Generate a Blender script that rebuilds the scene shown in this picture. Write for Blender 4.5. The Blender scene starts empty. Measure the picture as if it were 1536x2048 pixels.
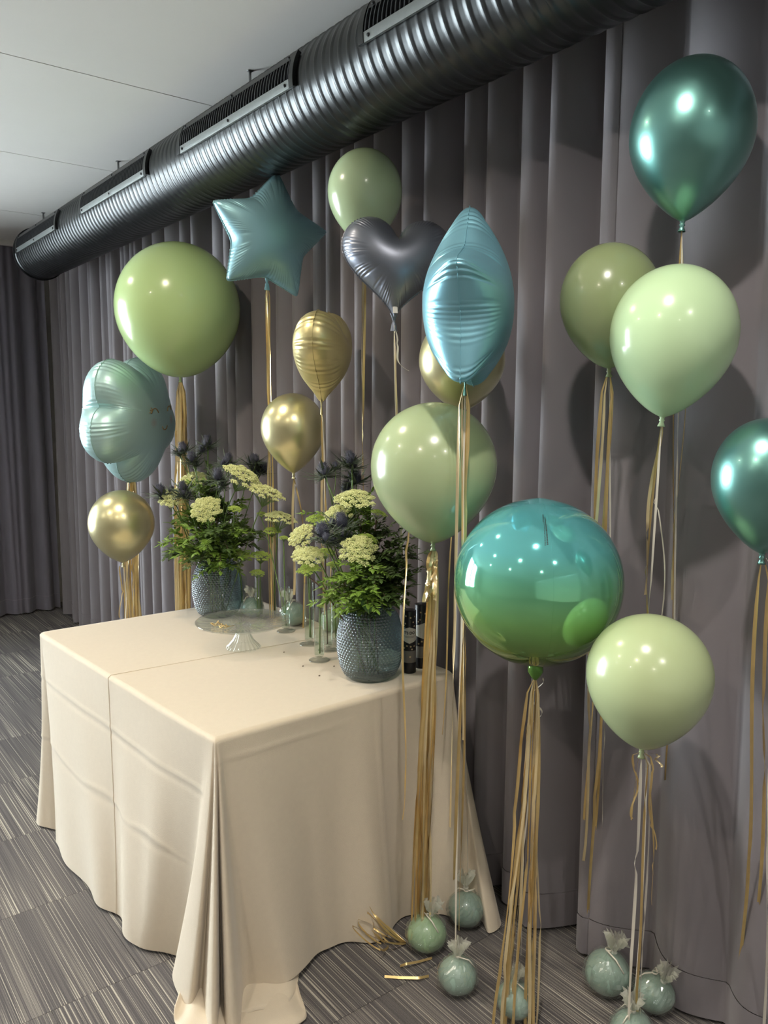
import bpy, bmesh, math, random
import numpy as np
from mathutils import Vector, Matrix, Euler

# ------------------------------------------------------------------ camera
scene = bpy.context.scene
C = scene.collection
cam_data = bpy.data.cameras.new('camera')
cam_data.sensor_fit = 'VERTICAL'
cam_data.sensor_height = 36.0
cam_data.lens = 28.125
cam_data.clip_start = 0.05
cam = bpy.data.objects.new('camera', cam_data)
cam.location = (0.0, 0.0, 1.6)
cam.rotation_euler = (math.radians(90 - 7.27), 0.0, math.radians(-37.9))
C.objects.link(cam)
scene.camera = cam

# ------------------------------------------------------------------ world, exposure
world = bpy.data.worlds.new('overcast_sky')
scene.world = world
world.use_nodes = True
wbg = world.node_tree.nodes['Background']
wbg.inputs['Color'].default_value = (0.86, 0.92, 1.0, 1.0)
wbg.inputs['Strength'].default_value = 39.0
scene.view_settings.view_transform = 'Standard'
scene.view_settings.look = 'None'
scene.view_settings.exposure = -0.1
scene.view_settings.gamma = 1.0
scene.view_settings.use_curve_mapping = False
scene.cycles.transparent_max_bounces = 18
scene.cycles.use_light_tree = False
scene.cycles.max_bounces = 7
scene.cycles.diffuse_bounces = 3
scene.cycles.glossy_bounces = 3
scene.cycles.sample_clamp_indirect = 4.0

CEIL = 2.83
WALL_X = 1.98          # solid wall behind the long curtain
BACK_Y = 6.85
LEFT_X = -4.6
REAR_Y = -3.6
TABLE_Z = 0.755

# daylight: window openings (wall, from, to, sill, head)
WINDOWS = [('back', -3.05, -1.85, 0.2, 2.68), ('back', -1.7, -0.5, 0.2, 2.68)]
for wall, u0, u1, z0, z1 in WINDOWS:
    ld = bpy.data.lights.new('window_portal', 'AREA')
    ld.shape = 'RECTANGLE'
    ld.size = u1 - u0
    ld.size_y = z1 - z0
    ld.cycles.is_portal = True
    lo = bpy.data.objects.new('window_portal', ld)
    if wall == 'back':
        lo.location = ((u0 + u1) / 2, BACK_Y + 0.02, (z0 + z1) / 2); lo.rotation_euler = (math.radians(-90), 0, 0)
    else:
        lo.location = ((u0 + u1) / 2, REAR_Y - 0.02, (z0 + z1) / 2); lo.rotation_euler = (math.radians(90), 0, 0)
    C.objects.link(lo)
# ceiling downlights: x, y, watts, colour
DOWNLIGHTS = [(0.66, 0.70, 22, (1.0, 0.94, 0.86)), (0.62, 2.50, 14, (1.0, 0.87, 0.68)),
              (0.60, -0.75, 18, (1.0, 0.94, 0.86)), (-0.62, 0.80, 15, (1.0, 0.88, 0.72)),
              (0.30, 4.10, 14, (1.0, 0.92, 0.80)), (-0.75, 2.60, 12, (1.0, 0.88, 0.72)),
              (-0.9, -1.2, 18, (1.0, 0.92, 0.8)), (-2.2, 1.2, 12, (1.0, 0.92, 0.8)), (-2.2, 3.4, 12, (1.0, 0.92, 0.8))]

# ------------------------------------------------------------------ helpers
def srgb(r, g, b):
    f = lambda c: c / 12.92 if c <= 0.04045 else ((c + 0.055) / 1.055) ** 2.4
    return (f(r / 255), f(g / 255), f(b / 255), 1.0)

def link(o, parent=None):
    C.objects.link(o)
    if parent is not None:
        o.parent = parent
    return o

def mesh(name, verts, faces, mat=None, parent=None, smooth=True):
    me = bpy.data.meshes.new(name)
    me.from_pydata([tuple(map(float, v)) for v in verts], [], faces)
    if smooth:
        me.polygons.foreach_set('use_smooth', [True] * len(me.polygons))
    me.update()
    o = bpy.data.objects.new(name, me)
    if mat is not None:
        me.materials.append(mat)
    return link(o, parent)

def share(name, src, parent=None, loc=None):
    o = bpy.data.objects.new(name, src.data)
    link(o, parent)
    if loc is not None:
        o.location = loc
    return o

def tag(o, label=None, cat=None, group=None, kind=None):
    if label: o['label'] = label
    if cat: o['category'] = cat
    if group: o['group'] = group
    if kind: o['kind'] = kind
    return o

def thing(name, label, cat, loc=(0, 0, 0), rz=0.0, group=None):
    o = bpy.data.objects.new(name, None)
    o.empty_display_size = 0.05
    o.location = loc
    o.rotation_euler = (0, 0, rz)
    link(o)
    return tag(o, label, cat, group)

class MB:
    """collects shapes for one mesh"""
    def __init__(s): s.v = []; s.f = []
    def add(s, verts, faces):
        n = len(s.v)
        s.v += [tuple(v) for v in verts]
        s.f += [tuple(i + n for i in f) for f in faces]
    def box(s, a, b):
        (x0, y0, z0), (x1, y1, z1) = a, b
        s.add([(x0, y0, z0), (x1, y0, z0), (x1, y1, z0), (x0, y1, z0), (x0, y0, z1), (x1, y0, z1), (x1, y1, z1), (x0, y1, z1)],
              [(0, 3, 2, 1), (4, 5, 6, 7), (0, 1, 5, 4), (1, 2, 6, 5), (2, 3, 7, 6), (3, 0, 4, 7)])
    def lathe(s, prof, n=32, c=(0, 0, 0), cap=True):
        vs = []; fs = []
        for r, z in prof:
            for k in range(n):
                a = 2 * math.pi * k / n
                vs.append((c[0] + r * math.cos(a), c[1] + r * math.sin(a), c[2] + z))
        for i in range(len(prof) - 1):
            for k in range(n):
                k2 = (k + 1) % n
                fs.append((i * n + k, i * n + k2, (i + 1) * n + k2, (i + 1) * n + k))
        s.add(vs, fs)
    def tube(s, pts, r, n=6):
        pts = [Vector(p) for p in pts]
        m = len(pts)
        rs = r if isinstance(r, (list, tuple)) else [r] * m
        vs = []; fs = []
        ref = Vector((0, 0, 1)) if abs((pts[-1] - pts[0]).normalized().z) < 0.9 else Vector((1, 0, 0))
        for i, p in enumerate(pts):
            d = (pts[min(i + 1, m - 1)] - pts[max(i - 1, 0)])
            d = d.normalized() if d.length > 1e-9 else Vector((0, 0, 1))
            u = d.cross(ref)
            u = u.normalized() if u.length > 1e-6 else d.orthogonal().normalized()
            w = d.cross(u)
            for k in range(n):
                a = 2 * math.pi * k / n
                vs.append(p + (u * math.cos(a) + w * math.sin(a)) * rs[i])
        for i in range(m - 1):
            for k in range(n):
                k2 = (k + 1) % n
                fs.append((i * n + k, i * n + k2, (i + 1) * n + k2, (i + 1) * n + k))
        fs.append(tuple(range(n))[::-1])
        fs.append(tuple((m - 1) * n + k for k in range(n)))
        s.add(vs, fs)
    def build(s, name, mat=None, parent=None, smooth=True):
        return mesh(name, s.v, s.f, mat, parent, smooth)

def box(name, a, b, mat, parent=None):
    m = MB(); m.box(a, b)
    return m.build(name, mat, parent, False)

def grid_faces(nu, nv, wrap_u=False):
    """verts stored row by row: index = j*nu + i"""
    fs = []
    for j in range(nv - 1):
        for i in range(nu if wrap_u else nu - 1):
            i2 = (i + 1) % nu
            fs.append((j * nu + i, j * nu + i2, (j + 1) * nu + i2, (j + 1) * nu + i))
    return fs

# ------------------------------------------------------------------ materials
def material(name):
    m = bpy.data.materials.new(name)
    m.use_nodes = True
    nt = m.node_tree
    return m, nt, nt.nodes['Principled BSDF']

def plain(name, col, rough=0.5, metal=0.0, coat=0.0, spec=0.5, noise=0.0, nscale=20.0, bump=0.0, bscale=200.0, sheen=0.0, aniso=0.0):
    m, nt, b = material(name)
    b.inputs['Base Color'].default_value = col
    b.inputs['Roughness'].default_value = rough
    b.inputs['Metallic'].default_value = metal
    b.inputs['Coat Weight'].default_value = coat
    b.inputs['Coat Roughness'].default_value = 0.08
    b.inputs['Specular IOR Level'].default_value = spec
    b.inputs['Sheen Weight'].default_value = sheen
    tc = nt.nodes.new('ShaderNodeTexCoord')
    if noise > 0:
        n = nt.nodes.new('ShaderNodeTexNoise'); n.inputs['Scale'].default_value = nscale
        nt.links.new(tc.outputs['Object'], n.inputs['Vector'])
        mx = nt.nodes.new('ShaderNodeMixRGB'); mx.blend_type = 'MULTIPLY'
        mx.inputs['Fac'].default_value = 1.0
        cr = nt.nodes.new('ShaderNodeMapRange')
        cr.inputs['To Min'].default_value = 1 - noise; cr.inputs['To Max'].default_value = 1 + noise * 0.4
        nt.links.new(n.outputs['Fac'], cr.inputs['Value'])
        mx.inputs['Color1'].default_value = col
        nt.links.new(cr.outputs['Result'], mx.inputs['Color2'])
        nt.links.new(mx.outputs['Color'], b.inputs['Base Color'])
    if bump > 0:
        n2 = nt.nodes.new('ShaderNodeTexNoise'); n2.inputs['Scale'].default_value = bscale
        nt.links.new(tc.outputs['Object'], n2.inputs['Vector'])
        bp = nt.nodes.new('ShaderNodeBump'); bp.inputs['Strength'].default_value = bump
        bp.inputs['Distance'].default_value = 0.002
        nt.links.new(n2.outputs['Fac'], bp.inputs['Height'])
        nt.links.new(bp.outputs['Normal'], b.inputs['Normal'])
    return m

def thin_glass(name, tint, refl_rough=0.02, diffuse=0.0, dcol=(1, 1, 1, 1), refl=1.0, ior=1.45):
    m = bpy.data.materials.new(name); m.use_nodes = True
    nt = m.node_tree; nt.nodes.clear()
    out = nt.nodes.new('ShaderNodeOutputMaterial')
    tr = nt.nodes.new('ShaderNodeBsdfTransparent'); tr.inputs['Color'].default_value = tint
    gl = nt.nodes.new('ShaderNodeBsdfGlossy'); gl.inputs['Roughness'].default_value = refl_rough
    gl.inputs['Color'].default_value = (refl, refl, refl, 1)
    lw = nt.nodes.new('ShaderNodeLayerWeight'); lw.inputs['Blend'].default_value = 0.5
    pw = nt.nodes.new('ShaderNodeMath'); pw.operation = 'POWER'; pw.inputs[1].default_value = 4.0
    nt.links.new(lw.outputs['Facing'], pw.inputs[0])
    fr = nt.nodes.new('ShaderNodeMapRange')
    fr.inputs['To Min'].default_value = ((ior - 1) / (ior + 1)) ** 2; fr.inputs['To Max'].default_value = 0.75
    nt.links.new(pw.outputs[0], fr.inputs['Value'])
    mx = nt.nodes.new('ShaderNodeMixShader')
    nt.links.new(fr.outputs['Result'], mx.inputs['Fac'])
    body = tr
    if diffuse > 0:
        df = nt.nodes.new('ShaderNodeBsdfDiffuse'); df.inputs['Color'].default_value = dcol
        m2 = nt.nodes.new('ShaderNodeMixShader'); m2.inputs['Fac'].default_value = diffuse
        nt.links.new(tr.outputs[0], m2.inputs[1]); nt.links.new(df.outputs[0], m2.inputs[2])
        body = m2
    nt.links.new(body.outputs[0], mx.inputs[1]); nt.links.new(gl.outputs[0], mx.inputs[2])
    nt.links.new(mx.outputs[0], out.inputs['Surface'])
    return m

def latex(name, col, rough=0.22):
    m, nt, b = material(name)
    b.inputs['Base Color'].default_value = col
    b.inputs['Roughness'].default_value = rough
    b.inputs['Coat Weight'].default_value = 0.25
    b.inputs['Coat Roughness'].default_value = 0.06
    return m

M = {}
M['curtain'] = plain('curtain_fabric', srgb(127, 121, 125), 0.75, spec=0.25, noise=0.12, nscale=3, bump=0.15, bscale=900, sheen=0.3)
M['curtain_back'] = plain('curtain_fabric_back', srgb(118, 114, 124), 0.75, spec=0.25, noise=0.12, nscale=3, bump=0.15, bscale=900, sheen=0.3)
M['ceiling'] = plain('ceiling_paint', srgb(236, 233, 228), 0.85, spec=0.2, noise=0.03, nscale=4)
M['wall'] = plain('wall_paint', srgb(222, 218, 210), 0.85, noise=0.05, nscale=3)
M['wall_dim'] = plain('rear_wall_panelling', srgb(226, 221, 214), 0.8, noise=0.05, nscale=3)
M['wall_mid'] = plain('left_wall_panelling', srgb(150, 144, 138), 0.8, noise=0.1, nscale=3)
M['duct'] = plain('duct_metal', srgb(66, 68, 69), 0.3, metal=0.85, noise=0.2, nscale=14, bump=0.015, bscale=40)
M['duct_strip'] = plain('grille_strip_metal', srgb(150, 155, 154), 0.36, metal=0.75, noise=0.15, nscale=60, bump=0.2, bscale=400)
M['fin'] = plain('grille_fin_metal', srgb(60, 62, 66), 0.45, metal=0.5, noise=0.1)
M['black'] = plain('black_void', srgb(14, 14, 16), 0.7, noise=0.1)
M['screw'] = plain('screw_metal', srgb(40, 40, 42), 0.4, metal=0.8, noise=0.1)
M['steel'] = plain('rod_steel', srgb(150, 150, 150), 0.4, metal=0.9, noise=0.1)
M['white_trim'] = plain('white_trim', srgb(225, 222, 216), 0.6, noise=0.05)
M['cloth'] = plain('tablecloth_fabric', srgb(207, 194, 173), 0.85, spec=0.15, noise=0.05, nscale=60, bump=0.35, bscale=700, sheen=0.25)
M['sage'] = latex('latex_sage', srgb(166, 180, 138))
M['sage_lt'] = latex('latex_soft_sage', srgb(180, 194, 148))
M['dark_sage'] = latex('latex_dark_sage', srgb(140, 152, 110))
M['mint'] = latex('latex_mint', srgb(192, 220, 174))
M['lime'] = latex('latex_fresh_green', srgb(184, 210, 146))
M['mist'] = latex('latex_pale_green', srgb(178, 198, 158))
M['teal_chrome'] = plain('chrome_teal', srgb(120, 172, 163), 0.3, metal=0.9, coat=0.3, noise=0.04, nscale=6)
M['gold_chrome'] = plain('chrome_gold', srgb(216, 208, 162), 0.3, metal=0.8, coat=0.3, noise=0.04, nscale=6)
M['foil_blue'] = plain('foil_satin_blue', srgb(136, 190, 206), 0.38, metal=0.65, noise=0.04, nscale=8)
M['foil_star'] = plain('foil_satin_steel_blue', srgb(140, 184, 196), 0.42, metal=0.55, noise=0.04, nscale=8)
M['foil_navy'] = plain('foil_satin_graphite', srgb(122, 126, 137), 0.38, metal=0.68, noise=0.04, nscale=8)
M['foil_gold'] = plain('foil_satin_gold', srgb(214, 200, 146), 0.36, metal=0.7, noise=0.04, nscale=8)
M['gold'] = plain('gold_ribbon_foil', srgb(226, 197, 136), 0.3, metal=0.65, noise=0.2, nscale=30)
M['gold_pale'] = plain('gold_ribbon_foil_pale', srgb(238, 218, 172), 0.34, metal=0.6, noise=0.15, nscale=30)
M['white_ribbon'] = plain('white_ribbon_satin', srgb(228, 222, 208), 0.45, noise=0.05)
M['green_neck'] = plain('film_neck_green', srgb(110, 160, 76), 0.15, metal=0.5, noise=0.2, nscale=50)
M['ink'] = plain('dark_print', srgb(40, 66, 66), 0.6, noise=0.05)
M['gold_ink'] = plain('gold_print', srgb(150, 118, 66), 0.4, metal=0.4, noise=0.05)
M['weight'] = plain('weight_clay', srgb(146, 170, 156), 0.35, coat=0.4, noise=0.12, nscale=18)
M['weight_lt'] = plain('weight_clay_light', srgb(160, 190, 148), 0.35, coat=0.4, noise=0.12, nscale=18)
M['cello'] = thin_glass('cellophane', (0.94, 0.96, 0.95, 1), 0.06, 0.05, (0.95, 0.97, 0.95, 1), ior=2.0)
M['cello_tuft'] = thin_glass('cellophane_gathered', (0.9, 0.92, 0.88, 1), 0.15, 0.4, (0.9, 0.9, 0.82, 1), ior=1.6)
M['glass'] = thin_glass('clear_glass', (0.955, 0.98, 0.965, 1), 0.02, 0.0, (0.9, 1, 0.95, 1), ior=1.5)
M['press_glass'] = thin_glass('pressed_glass', (0.95, 0.97, 0.96, 1), 0.05, 0.05, (0.93, 0.97, 0.95, 1), ior=2.1)
M['water'] = thin_glass('water', (0.94, 0.97, 0.95, 1), 0.02, 0.0, ior=1.33)
M['blue_glass'] = thin_glass('blue_hobnail_glass', (0.46, 0.56, 0.57, 1), 0.12, 0.26, srgb(84, 110, 120), ior=1.9)
M['stem'] = plain('green_stem', srgb(92, 120, 52), 0.5, noise=0.2, nscale=40)
M['stem_br'] = plain('brown_stem', srgb(84, 62, 44), 0.6, noise=0.2, nscale=40)
M['leaf'] = plain('leaf_green', srgb(112, 142, 54), 0.42, noise=0.35, nscale=26)
M['leaf_dk'] = plain('leaf_dark_green', srgb(70, 92, 44), 0.42, noise=0.3, nscale=26)
M['leaf_plain'] = plain('broad_leaf_green', srgb(70, 112, 50), 0.4, noise=0.2, nscale=30)
M['umbel'] = plain('umbel_cream_green', srgb(228, 231, 166), 0.6, noise=0.2, nscale=60)
M['umbel_lime'] = plain('umbel_lime', srgb(176, 198, 92), 0.6, noise=0.25, nscale=60)
M['thistle'] = plain('thistle_blue', srgb(58, 60, 76), 0.6, noise=0.4, nscale=90)
M['bract'] = plain('thistle_bract', srgb(82, 94, 80), 0.5, noise=0.3, nscale=50)
M['cannon'] = plain('cannon_black', srgb(16, 14, 18), 0.35, noise=0.1)
M['cannon_grey'] = plain('cannon_grey', srgb(120, 114, 108), 0.4, noise=0.08)
M['paper'] = plain('label_paper', srgb(226, 222, 212), 0.6, noise=0.03)
M['bulb'] = None

def emission(name, col, s):
    m = bpy.data.materials.new(name); m.use_nodes = True
    nt = m.node_tree; nt.nodes.clear()
    o = nt.nodes.new('ShaderNodeOutputMaterial'); e = nt.nodes.new('ShaderNodeEmission')
    e.inputs['Color'].default_value = col; e.inputs['Strength'].default_value = s
    nt.links.new(e.outputs[0], o.inputs['Surface'])
    return m
M['bulb'] = emission('lamp_glow', (1.0, 0.9, 0.75, 1), 12.0)

def orb_material():
    m, nt, b = material('orb_ombre_film')
    tc = nt.nodes.new('ShaderNodeTexCoord'); sp = nt.nodes.new('ShaderNodeSeparateXYZ')
    mr = nt.nodes.new('ShaderNodeMapRange')
    mr.inputs['From Min'].default_value = -0.2; mr.inputs['From Max'].default_value = 0.2
    cr = nt.nodes.new('ShaderNodeValToRGB')
    e = cr.color_ramp.elements
    e[0].position = 0.02; e[0].color = srgb(120, 142, 62)
    e[1].position = 0.95; e[1].color = srgb(104, 190, 196)
    x = e.new(0.34); x.color = srgb(124, 180, 104)
    x = e.new(0.58); x.color = srgb(110, 186, 150)
    x = e.new(0.75); x.color = srgb(108, 196, 196)
    nt.links.new(tc.outputs['Object'], sp.inputs[0]); nt.links.new(sp.outputs['Z'], mr.inputs['Value'])
    nt.links.new(mr.outputs['Result'], cr.inputs['Fac']); nt.links.new(cr.outputs['Color'], b.inputs['Base Color'])
    b.inputs['Metallic'].default_value = 0.55
    b.inputs['Roughness'].default_value = 0.07
    b.inputs['Coat Weight'].default_value = 0.6
    b.inputs['Coat Roughness'].default_value = 0.02
    return m
M['orb'] = orb_material()

def star_face_material():
    """satin foil with a soft pink cheek print on each side of the face"""
    m, nt, b = material('foil_satin_aqua_with_cheeks')
    tc = nt.nodes.new('ShaderNodeTexCoord')
    col = None
    base = srgb(182, 216, 215)
    prev = None
    for sx in (-1, 1):
        v = nt.nodes.new('ShaderNodeVectorMath'); v.operation = 'SUBTRACT'
        v.inputs[1].default_value = (sx * 0.082 + 0.03, -0.12, -0.016)
        nt.links.new(tc.outputs['Object'], v.inputs[0])
        mu = nt.nodes.new('ShaderNodeVectorMath'); mu.operation = 'MULTIPLY'; mu.inputs[1].default_value = (1, 0.4, 1)
        nt.links.new(v.outputs[0], mu.inputs[0])
        ln = nt.nodes.new('ShaderNodeVectorMath'); ln.operation = 'LENGTH'
        nt.links.new(mu.outputs[0], ln.inputs[0])
        mr = nt.nodes.new('ShaderNodeMapRange'); mr.interpolation_type = 'SMOOTHSTEP'
        mr.inputs['From Min'].default_value = 0.006; mr.inputs['From Max'].default_value = 0.036
        mr.inputs['To Min'].default_value = 0.65; mr.inputs['To Max'].default_value = 0.0
        nt.links.new(ln.outputs['Value'], mr.inputs['Value'])
        mx = nt.nodes.new('ShaderNodeMixRGB')
        nt.links.new(mr.outputs['Result'], mx.inputs['Fac'])
        if prev is None: mx.inputs['Color1'].default_value = base
        else: nt.links.new(prev.outputs['Color'], mx.inputs['Color1'])
        mx.inputs['Color2'].default_value = srgb(196, 160, 160)
        prev = mx
    nt.links.new(prev.outputs['Color'], b.inputs['Base Color'])
    b.inputs['Metallic'].default_value = 0.5
    b.inputs['Roughness'].default_value = 0.38
    return m
M['foil_face'] = star_face_material()

def carpet_material():
    m, nt, b = material('striped_carpet')
    N = nt.nodes.new; Lk = nt.links.new
    tc = N('ShaderNodeTexCoord'); oi = N('ShaderNodeObjectInfo')
    off = N('ShaderNodeVectorMath'); off.operation = 'SCALE'; off.inputs[0].default_value = (37.0, 11.0, 0)
    Lk(oi.outputs['Random'], off.inputs['Scale'])
    ad = N('ShaderNodeVectorMath'); ad.operation = 'ADD'
    Lk(tc.outputs['Object'], ad.inputs[0]); Lk(off.outputs[0], ad.inputs[1])
    def noise1(sx, sy, detail=0.0):
        mp = N('ShaderNodeVectorMath'); mp.operation = 'MULTIPLY'; mp.inputs[1].default_value = (sx, sy, 0)
        Lk(ad.outputs[0], mp.inputs[0])
        n = N('ShaderNodeTexNoise'); n.inputs['Scale'].default_value = 1.0; n.inputs['Detail'].default_value = detail
        Lk(mp.outputs[0], n.inputs['Vector']); return n
    def thr(node, a, c):
        r = N('ShaderNodeMapRange'); r.inputs['From Min'].default_value = a; r.inputs['From Max'].default_value = c
        Lk(node.outputs[0], r.inputs['Value']); return r
    lines = thr(noise1(330.0, 0.9), 0.645, 0.70)         # pale broken lines
    fine = thr(noise1(420.0, 1.2), 0.38, 0.68)           # fine ribs
    band = thr(noise1(16.0, 1.3), 0.35, 0.7)             # broad lighter bands
    pile = noise1(420.0, 420.0, 1.0)
    c1 = N('ShaderNodeMixRGB'); c1.inputs['Color1'].default_value = srgb(84, 81, 82); c1.inputs['Color2'].default_value = srgb(128, 123, 118)
    f = N('ShaderNodeMath'); f.operation = 'MULTIPLY'
    g = N('ShaderNodeMapRange'); g.inputs['To Min'].default_value = 0.35; g.inputs['To Max'].default_value = 1.0
    Lk(band.outputs[0], g.inputs['Value']); Lk(fine.outputs[0], f.inputs[0]); Lk(g.outputs[0], f.inputs[1])
    Lk(f.outputs[0], c1.inputs['Fac'])
    c2 = N('ShaderNodeMixRGB'); c2.inputs['Color2'].default_value = srgb(176, 170, 158)
    Lk(c1.outputs[0], c2.inputs['Color1']); Lk(lines.outputs[0], c2.inputs['Fac'])
    c3 = N('ShaderNodeMixRGB'); c3.blend_type = 'MULTIPLY'; c3.inputs['Fac'].default_value = 1
    pr = N('ShaderNodeMapRange'); pr.inputs['To Min'].default_value = 0.45; pr.inputs['To Max'].default_value = 1.45
    Lk(pile.outputs[0], pr.inputs['Value']); Lk(c2.outputs[0], c3.inputs['Color1']); Lk(pr.outputs[0], c3.inputs['Color2'])
    Lk(c3.outputs[0], b.inputs['Base Color'])
    b.inputs['Roughness'].default_value = 0.95; b.inputs['Specular IOR Level'].default_value = 0.1
    bp = N('ShaderNodeBump'); bp.inputs['Strength'].default_value = 0.5; bp.inputs['Distance'].default_value = 0.002
    Lk(pile.outputs[0], bp.inputs['Height']); Lk(bp.outputs['Normal'], b.inputs['Normal'])
    return m
M['carpet'] = carpet_material()

# ------------------------------------------------------------------ the room
fl = thing('floor', None, None); tag(fl, kind='structure')
sub = box('subfloor', (LEFT_X - 0.1, REAR_Y - 0.1, -0.08), (WALL_X + 0.1, BACK_Y + 0.1, -0.008), M['black'], fl)
tm = MB(); tm.box((-0.2493, -0.2493, -0.008), (0.2493, 0.2493, 0.0))
tile0 = None
ty = 2.095 - 0.5 * 6
rows = 0
while ty < BACK_Y:
    x = -2.25 + (0.25 if rows % 2 else 0.0)
    while x < WALL_X - 0.1:
        if tile0 is None:
            tile0 = tm.build('carpet_tile', M['carpet'], fl, False); tile0.location = (x + 0.25, ty + 0.25, 0)
        else:
            share('carpet_tile', tile0, fl, (x + 0.25, ty + 0.25, 0))
        x += 0.5
    ty += 0.5; rows += 1
far = box('carpet_field', (LEFT_X, REAR_Y, -0.009), (WALL_X, BACK_Y, -0.003), M['carpet'], fl)

ce = thing('ceiling', None, None, (0, 0, CEIL)); tag(ce, kind='structure')
for y0, y1 in [(REAR_Y, -0.54), (-0.54, 0.68), (0.68, 1.92), (1.92, 3.15), (3.15, 4.30), (4.30, 5.53), (5.53, BACK_Y)]:
    m = MB(); m.box((LEFT_X, y0 + 0.003, 0.0), (WALL_X, y1 - 0.003, 0.03))
    m.build('ceiling_panel', M['ceiling'], ce, False)
box('ceiling_backing', (LEFT_X, REAR_Y, 0.012), (WALL_X, BACK_Y, 0.06), M['wall'], ce)

def struct(name, a, b, mat):
    return tag(box(name, a, b, mat), kind='structure')
struct('wall_right', (WALL_X, REAR_Y, 0), (WALL_X + 0.1, BACK_Y, CEIL), M['wall'])
struct('wall_left', (LEFT_X - 0.1, REAR_Y, 0), (LEFT_X, BACK_Y, CEIL), M['wall_mid'])
def wall_with_windows(name, y0, y1, wins):
    m = MB()
    x = LEFT_X
    for (_, u0, u1, z0, z1) in wins:
        m.box((x, y0, 0), (u0, y1, CEIL))
        m.box((u0, y0, 0), (u1, y1, z0)); m.box((u0, y0, z1), (u1, y1, CEIL))
        x = u1
    m.box((x, y0, 0), (WALL_X, y1, CEIL))
    return tag(m.build(name, M['wall'], None, False), kind='structure')
wall_with_windows('wall_back', BACK_Y, BACK_Y + 0.12, [w for w in WINDOWS if w[0] == 'back'])
struct('wall_rear', (LEFT_X, REAR_Y - 0.12, 0), (WALL_X, REAR_Y, CEIL), M['wall_dim'])
for k, (wall, u0, u1, z0, z1) in enumerate(WINDOWS):
    yw = BACK_Y + 0.06 if wall == 'back' else REAR_Y - 0.06
    w = thing('window_%d' % (k + 1), None, None, ((u0 + u1) / 2, yw, z0)); tag(w, kind='structure')
    h = (u1 - u0) / 2; v = z1 - z0
    fr = MB()
    fr.box((-h, -0.03, 0), (-h + 0.05, 0.03, v)); fr.box((h - 0.05, -0.03, 0), (h, 0.03, v))
    fr.box((-h + 0.05, -0.03, 0), (h - 0.05, 0.03, 0.05)); fr.box((-h + 0.05, -0.03, v - 0.05), (h - 0.05, 0.03, v))
    fr.build('window_frame', M['white_trim'], w, False)
    pn = MB(); pn.box((-h + 0.05, -0.004, 0.05), (h - 0.05, 0.004, v - 0.05)); pn.build('pane', M['glass'], w, False)
tr = struct('trim_1', (-0.5, 6.46, CEIL - 0.035), (WALL_X - 0.12, 6.5, CEIL), M['white_trim'])

for k, (x, y, watts, col) in enumerate(DOWNLIGHTS):
    names = ['nearest to the curtain beside the camera', 'above the buffet table', 'behind the camera near the curtain', 'left of the camera', 'toward the back curtain',
             'left of the buffet table', 'behind the camera on the left', 'in the window row, nearer', 'in the window row, farther']
    t = thing('downlight', 'round ceiling downlight ' + names[k], 'lamp', (x, y, CEIL), group='ceiling downlights')
    h = MB(); h.lathe([(0.062, 0.0), (0.064, -0.012), (0.05, -0.014), (0.047, -0.006)], 28); h.build('trim_ring', M['white_trim'], t)
    b = MB(); b.lathe([(0.0005, -0.005), (0.047, -0.005)], 28); b.build('bulb', M['bulb'], t)
    ld = bpy.data.lights.new('lamp_light', 'AREA'); ld.shape = 'DISK'; ld.size = 0.075; ld.energy = watts; ld.color = col; ld.spread = math.radians(150)
    lo = bpy.data.objects.new('lamp_light', ld); lo.location = (0, 0, -0.02); link(lo, t)

# ------------------------------------------------------------------ curtains
def fold_profile(y0, y1, spacing, seed, amp=0.05, ridges=None):
    """returns function f(u, zfrac) -> offset toward the room"""
    rnd = random.Random(seed)
    ys = []
    y = y0 - 0.1
    while y < y1 + 0.2:
        ys.append(y); y += spacing * rnd.uniform(0.55, 1.5)
    if ridges:
        lo, hi = min(ridges), max(ridges)
        ys = sorted([a for a in ys if a < lo - 0.05 or a > hi + 0.05] + list(ridges))
    amps = [amp * rnd.uniform(0.55, 1.25) for _ in ys]
    dr = [rnd.uniform(-0.028, 0.028) for _ in ys]
    skew = [rnd.uniform(-0.12, 0.12) for _ in ys]
    ys = np.array(ys); amps = np.array(amps); dr = np.array(dr); skew = np.array(skew)
    def f(u, zf):
        yy = ys + dr * (1 - zf)
        i = int(np.clip(np.searchsorted(yy, u) - 1, 0, len(yy) - 2))
        w = yy[i + 1] - yy[i]
        t = (u - yy[i]) / w
        t = min(max(t, 0), 1)
        c = 0.5 + skew[i]
        a = (t / c) * 0.5 if t < c else 0.5 + (t - c) / (1 - c) * 0.5
        s = 0.5 + 0.5 * math.cos(2 * math.pi * a)          # 1 at ridges, 0 in valley
        depth = (amps[i] + amps[i + 1]) * min(1.25, w / spacing)
        top = amps[i] * (1 - t) + amps[i + 1] * t
        fl = 0.75 + 0.35 * (1 - zf)
        return (top - depth * (1 - s ** 0.5)) * fl
    return f

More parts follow.
